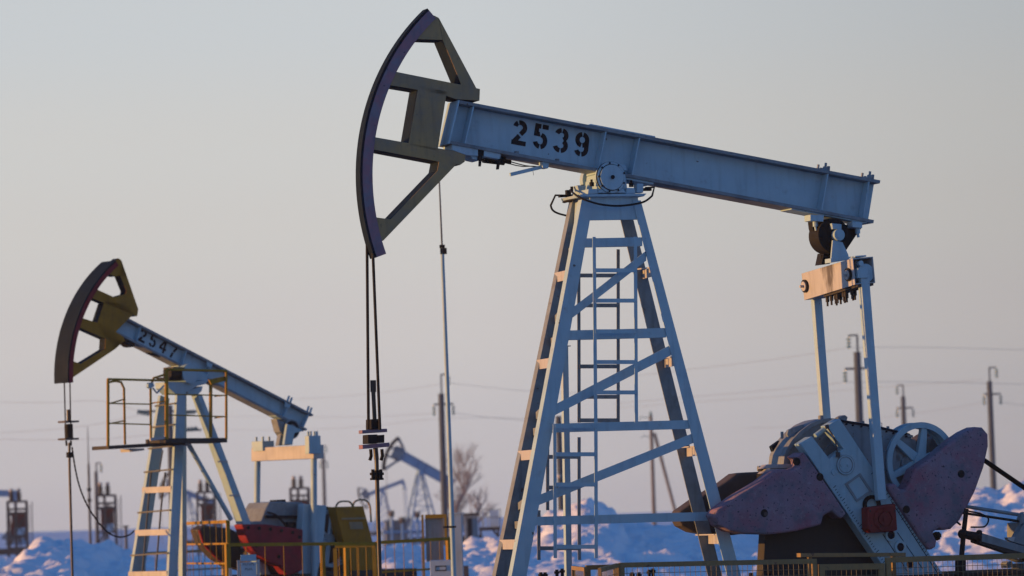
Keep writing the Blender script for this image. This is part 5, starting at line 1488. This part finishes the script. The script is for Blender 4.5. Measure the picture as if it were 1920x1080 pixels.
p = WP(166, 870, 150); zc = [WP(166, yy, 150).z for yy in (918, 938)]
mb.tube([(0, 0, p.z), (0, 0, WP(166, 800, 150).z)], [.03, .015], 6); mb.build('top_rod', 'iron', o166)
mb = MB()
for z in zc: mb.box((0, 0, z), (.16, .16, .12))
mb.build('clamp', 'black', o166)
o = pole('power pole hidden behind the second tower with green glass insulators on two arms', 318, 760, 150, None, None, 0, .12)
T = WP(318, 760, 150); mb = MB(); mb.bar(WP(262, 771, 150) - Vector((T.x, T.y, 0)), WP(372, 771, 150) - Vector((T.x, T.y, 0)), .08, .08); mb.bar(WP(300, 809, 150) - Vector((T.x, T.y, 0)), WP(378, 806, 150) - Vector((T.x, T.y, 0)), .08, .08); mb.build('crossarm', 'iron', o)
for (x0_, y0_, x1_, y1_) in ((258, 772, 282, 777), (345, 806, 372, 803), (345, 775, 368, 772)):
    mb = MB(); a, b = WP(x0_, y0_, 150) - Vector((T.x, T.y, 0)), WP(x1_, y1_, 150) - Vector((T.x, T.y, 0))
    for k in range(4): mb.cyl(lerp(a, b, k / 4), lerp(a, b, k / 4 + .18), .12, 10, .05)
    mb.tube([a, b], .02, 6); mb.build('insulator', 'glass', o)
# A-shaped pole
T = WP(1220, 775, 280); o = empty('power_pole', (T.x, T.y, 0), 0, 'dark wooden A-shaped power pole seen through the near tower', 'power pole', PG)
mb = MB(); mb.tube([(0, 0, -.1), (0, 0, T.z - .2)], [.17, .13], 8); mb.build('shaft', 'wood', o)
a = WP(1227, 812, 280) - Vector((T.x, T.y, 0)); b = WP(1262, 958, 280) - Vector((T.x, T.y, 0)); mb = MB(); e_ = b + (b - a) * .5; mb.tube([a, Vector((e_.x, e_.y, max(e_.z, -.1)))], .13, 8); mb.build('strut', 'wood', o)
mb = MB(); mb.cyl((0, 0, T.z - .2), (0, 0, T.z + .15), .12, 8, .06); mb.tube([(0, 0, T.z - .35), (-.8, 0, T.z - .25), (-.95, 0, T.z - .5)], .03, 6); mb.tube([(0, 0, T.z - 1.9), (-.6, 0, T.z - 1.7), (-.8, 0, T.z - 1.9)], .03, 6); mb.build('insulator', 'glass', o)
# pale lamp post behind ladder
T = WP(1047, 780, 120); o = empty('lamp_post', (T.x, T.y, 0), 0, 'blurred grey pole with a small pale lamp behind the tower ladders', 'lamp post')
mb = MB(); mb.tube([(0, 0, -.1), (0, 0, T.z)], [.12, .10], 10); mb.build('shaft', 'concrete', o)
c_ = WP(1048.5, 893, 120) - Vector((T.x, T.y, 0)); mb = MB(); mb.cyl(c_ + Vector((0, -.14, 0)), c_ + Vector((0, -.30, 0)), .07, 14); mb.ball(c_ + Vector((0, -.3, 0)), .075, 10); mb.build('lamp', 'cream', o)

# wires
WG = 'overhead wires'
def wire(label, pts, Y, r=.008, sag=0):
    mb = MB(); P = [WP(x, y, Y if not isinstance(Y, (list, tuple)) else Y[i]) for i, (x, y) in enumerate(pts)]
    out = smooth_path(P, 8)
    mb.tube(out, r, 5, False); return tag(mb.build('overhead_wire', 'wire'), label, 'wire', WG)
wire('highest wire left of the hooked pole behind the pitman arms, rising to its top', [(1180, 706), (1290, 693), (1450, 674), (1592, 652)], [200, 190, 180, 170])
wire('highest wire at right, running from the hooked pole top to the right edge', [(1592, 652), (1700, 651), (1810, 653), (1960, 657)], [170, 178, 186, 196])
wire('wire falling left from the lower arm of the hooked pole', [(1150, 757), (1300, 744), (1450, 731), (1583, 717)], [205, 192, 180, 170])
wire('wire running right from the lower arm of the hooked pole to the right edge', [(1583, 717), (1700, 716), (1810, 718), (1960, 721)], [170, 178, 186, 196])
wire('faint wire just below the lower arm wire, left of the hooked pole', [(1150, 766), (1300, 754), (1450, 744), (1600, 730), (1710, 722), (1844, 712)], [240, 235, 230, 225, 220, 215])
wire('faint wire sagging between the smallest right pole and the right edge pole', [(1681, 779), (1740, 772), (1800, 763), (1844, 753)], [245, 236, 225, 215])
wire('faint wire running right from the right edge pole', [(1875, 753), (1905, 758), (1960, 764)], [215, 215, 215])
wire('faint wire dropping left from the smallest right pole', [(1400, 803), (1500, 799), (1600, 792), (1681, 779)], [265, 258, 250, 245])
wire('wire from the tall pole behind the mast falling right behind the near tower', [(843, 718), (930, 728), (1020, 735), (1120, 738)], [205, 205, 205, 205])
wire('upper wire from the tall pole behind the mast running left', [(425, 752), (560, 748), (700, 738), (843, 718)], [300, 270, 235, 205])
wire('wire from the right arm of the tall pole dipping right', [(849, 774), (930, 784), (1020, 790), (1120, 792)], [205, 205, 205, 205])
wire('wire from the left arm of the tall pole running left past the equalizer', [(425, 780), (560, 782), (700, 781), (813, 775)], [300, 270, 235, 205])
wire('lowest faint wire curving up to the tall pole from the left', [(400, 806), (560, 806), (700, 798), (813, 786), (960, 784), (1120, 800)], [300, 270, 235, 225, 225, 225])
wire('uppermost wire at the far left behind the rod hanger', [(-40, 753), (80, 755), (190, 752), (262, 772)], [200, 180, 165, 150])
wire('middle wire at the far left rising towards the second tower', [(-40, 813), (60, 808), (170, 797), (300, 770)], [200, 185, 170, 150])
wire('lowest wire at the far left behind the rod hanger clamp', [(-40, 823), (100, 825), (220, 821), (345, 808)], [200, 185, 170, 150])

# ================================================================== bare tree and bushes
def tree(label, bx, by, tx, ty, Y, name='bare_tree', spread=1.0, seed=1, depth=6):
    rnd = random.Random(seed); B, T = WP(bx, by, Y), WP(tx, ty, Y); o0 = Vector((B.x, Y, 0)); H = T.z
    o = empty(name, o0, 0, label, 'tree', 'bare trees'); tr = MB(); cr_ = MB()
    def grow(mbx, p, d, ln, r, lv):
        n = 3; pts = [p]; dd = d.copy()
        for i in range(n):
            dd = (dd + Vector((rnd.uniform(-.16, .16), rnd.uniform(-.16, .16), rnd.uniform(-.02, .12)))).normalized(); pts.append(pts[-1] + dd * ln / n)
        mbx.tube(pts, [r * (1 - .35 * i / n) for i in range(n + 1)], 4 if lv < depth - 2 else 6, False)
        if lv <= 0: return
        for i in range(rnd.choice((3, 3, 4))):
            t = rnd.uniform(.35, 1); b = pts[min(n, int(t * n + .5))]
            a = rnd.uniform(0, 2 * math.pi); sp__ = rnd.uniform(.35, .8) * spread
            nd = (dd + Vector((math.cos(a) * sp__, math.sin(a) * sp__, rnd.uniform(-.05, .3)))).normalized()
            grow(cr_, b, nd, ln * rnd.uniform(.6, .8), max(r * .5, .004), lv - 1)
    grow(tr, Vector((0, 0, 0)), Vector((0, 0, 1)), H * .30, H * .022, depth)
    k = H / max(v.z for v in cr_.v); tr.v = [v * k for v in tr.v]; cr_.v = [v * k for v in cr_.v]
    tr.build('trunk', 'bark', o); cr_.build('crown', 'bark', o); return o
tree('bare leafless tree behind the tall power pole and thin mast', 852, 965, 850, 826, 240, seed=5, spread=1.0, depth=6)
tree('low bare shrubby tree right of the bare tree, beside the pale hut', 884, 970, 880, 900, 230, seed=9, spread=1.3, depth=4)

# distant pipework
T = WP(750, 960, 210); o = empty('valve_manifold', (T.x, T.y, 0), .1, 'blurred pale blue pipework with rusty valve heads beyond the yellow bar fence', 'pipework'); mb = MB()
for x, h in ((-1.0, 1.5), (-.5, 2.1), (.1, 1.7), (.6, 1.3), (1.0, 2.0)): mb.tube([(x, 0, 0), (x, 0, h)], .09, 8)
for h in (.6, 1.2): mb.tube([(-1.1, .02, h), (1.2, .02, h)], .08, 8)
mb.build('pipe', 'bgpaint', o)
for x, h in ((-.5, 2.1), (.1, 1.7), (1.0, 2.0)):
    mb = MB(); mb.cyl((x, 0, h), (x, 0, h + .28), .17, 10); mb.ring((x, 0, h + .3), (0, 0, 1), .12, .2, .05, 14); mb.build('valve_head', 'brown', o)
mb = MB(); mb.box((-.2, .8, 1.0), (1.3, .7, 1.6)); mb.box((-.2, .8, 1.85), (1.5, .9, .08)); mb.build('pump_housing', 'gear', o, .05)
# hut on a platform and grey cabin
Yh = 165
a = WP(899, 957, Yh); o = empty('equipment_platform', (WP(918, 990, Yh).x, Yh, 0), 0, 'pale equipment box on a raised dark platform left of the near tower', 'platform'); ov = Vector(o.location)
mb = MB(); boxpx(mb, 918, 957, 936, 988, Yh, .8); mb.v = [v - ov for v in mb.v]; mb.build('equipment_box', 'cabinet', o)
mb = MB(); boxpx(mb, 903, 959, 908, 988, Yh + .3, .3); boxpx(mb, 913, 960, 916, 988, Yh + .3, .3); mb.v = [v - ov for v in mb.v]; mb.build('vent_pipe', 'cabinet', o)
mb = MB(); boxpx(mb, 898, 989, 938, 994, Yh - .2, 1.5); mb.v = [v - ov for v in mb.v]; mb.build('deck', 'dark', o)
mb = MB()
for x in (901, 934):
    for dy in (0, 1.1): p = WP(x, 994, Yh) - ov; mb.bar((p.x, dy, -.05), (p.x, dy, p.z), .09, .09, (1, 0, 0))
p0, p1 = WP(925, 994, Yh) - ov, WP(939, 1012, Yh) - ov; mb.bar(p0, p1, .1, .1); mb.build('support_leg', 'dark', o)
mb = MB()
for x in (899, 938): p, q_ = WP(x, 989, Yh) - ov, WP(x, 955, Yh) - ov; mb.bar(p, q_, .03, .03, (1, 0, 0))
for y in (955, 970): mb.bar(WP(899, y, Yh) - ov, WP(938, y, Yh) - ov, .03, .03)
mb.build('handrail', 'iron', o)
mb = MB(); boxpx(mb, 870, 966, 897, 1030, 150, 1.2, True); cbn = tag(mb.build('control_cabin', 'gear', None, .02), 'blurred dark grey metal cabin between the pale cabinet and the raised platform', 'cabin')
mb = MB(); boxpx(mb, 868.5, 962.5, 898.5, 965.8, 149.9, 1.4); mb.build('roof', 'dark', cbn)
mb = MB(); boxpx(mb, 876, 972, 886, 1020, 149.96, .03); mb.build('door', 'front', cbn)
# small posts in the snow
p = WP(871, 1061, 100); mb = MB(); boxpx(mb, 866, 1061, 879, 1080, 98, .15, True); tag(mb.build('wooden_stump', 'brown'), 'short brown wooden post stub in the snow right of the pale cabinet', 'post')
o = empty('marker_post', (WP(236, 990, 150).x, 150, 0), 0, 'thin grey marker post on the snow left of the second tower', 'post')
mb = MB(); z_ = WP(236, 987, 150).z; mb.tube([(0, 0, -.1), (0, 0, z_)], .06, 8); mb.build('shaft', 'iron', o); mb = MB(); mb.box((0, 0, z_), (.22, .14, .07)); mb.build('cap', 'iron', o)

# ================================================================== the cold haze over the field
def haze():
    m = bpy.data.materials.new('thin winter haze'); m.use_nodes = True; n = m.node_tree.nodes; l = m.node_tree.links
    n.remove(n['Principled BSDF']); v = n.new('ShaderNodeVolumePrincipled'); v.inputs['Color'].default_value = (.92, .95, 1, 1); v.inputs['Density'].default_value = .0003
    v.inputs['Anisotropy'].default_value = .2
    l.new(v.outputs[0], n['Material Output'].inputs['Volume'])
    mb = MB(); mb.box((0, 270, 6.5), (640, 640, 15)); o = mb.build('haze', m); o['kind'] = 'stuff'
haze()
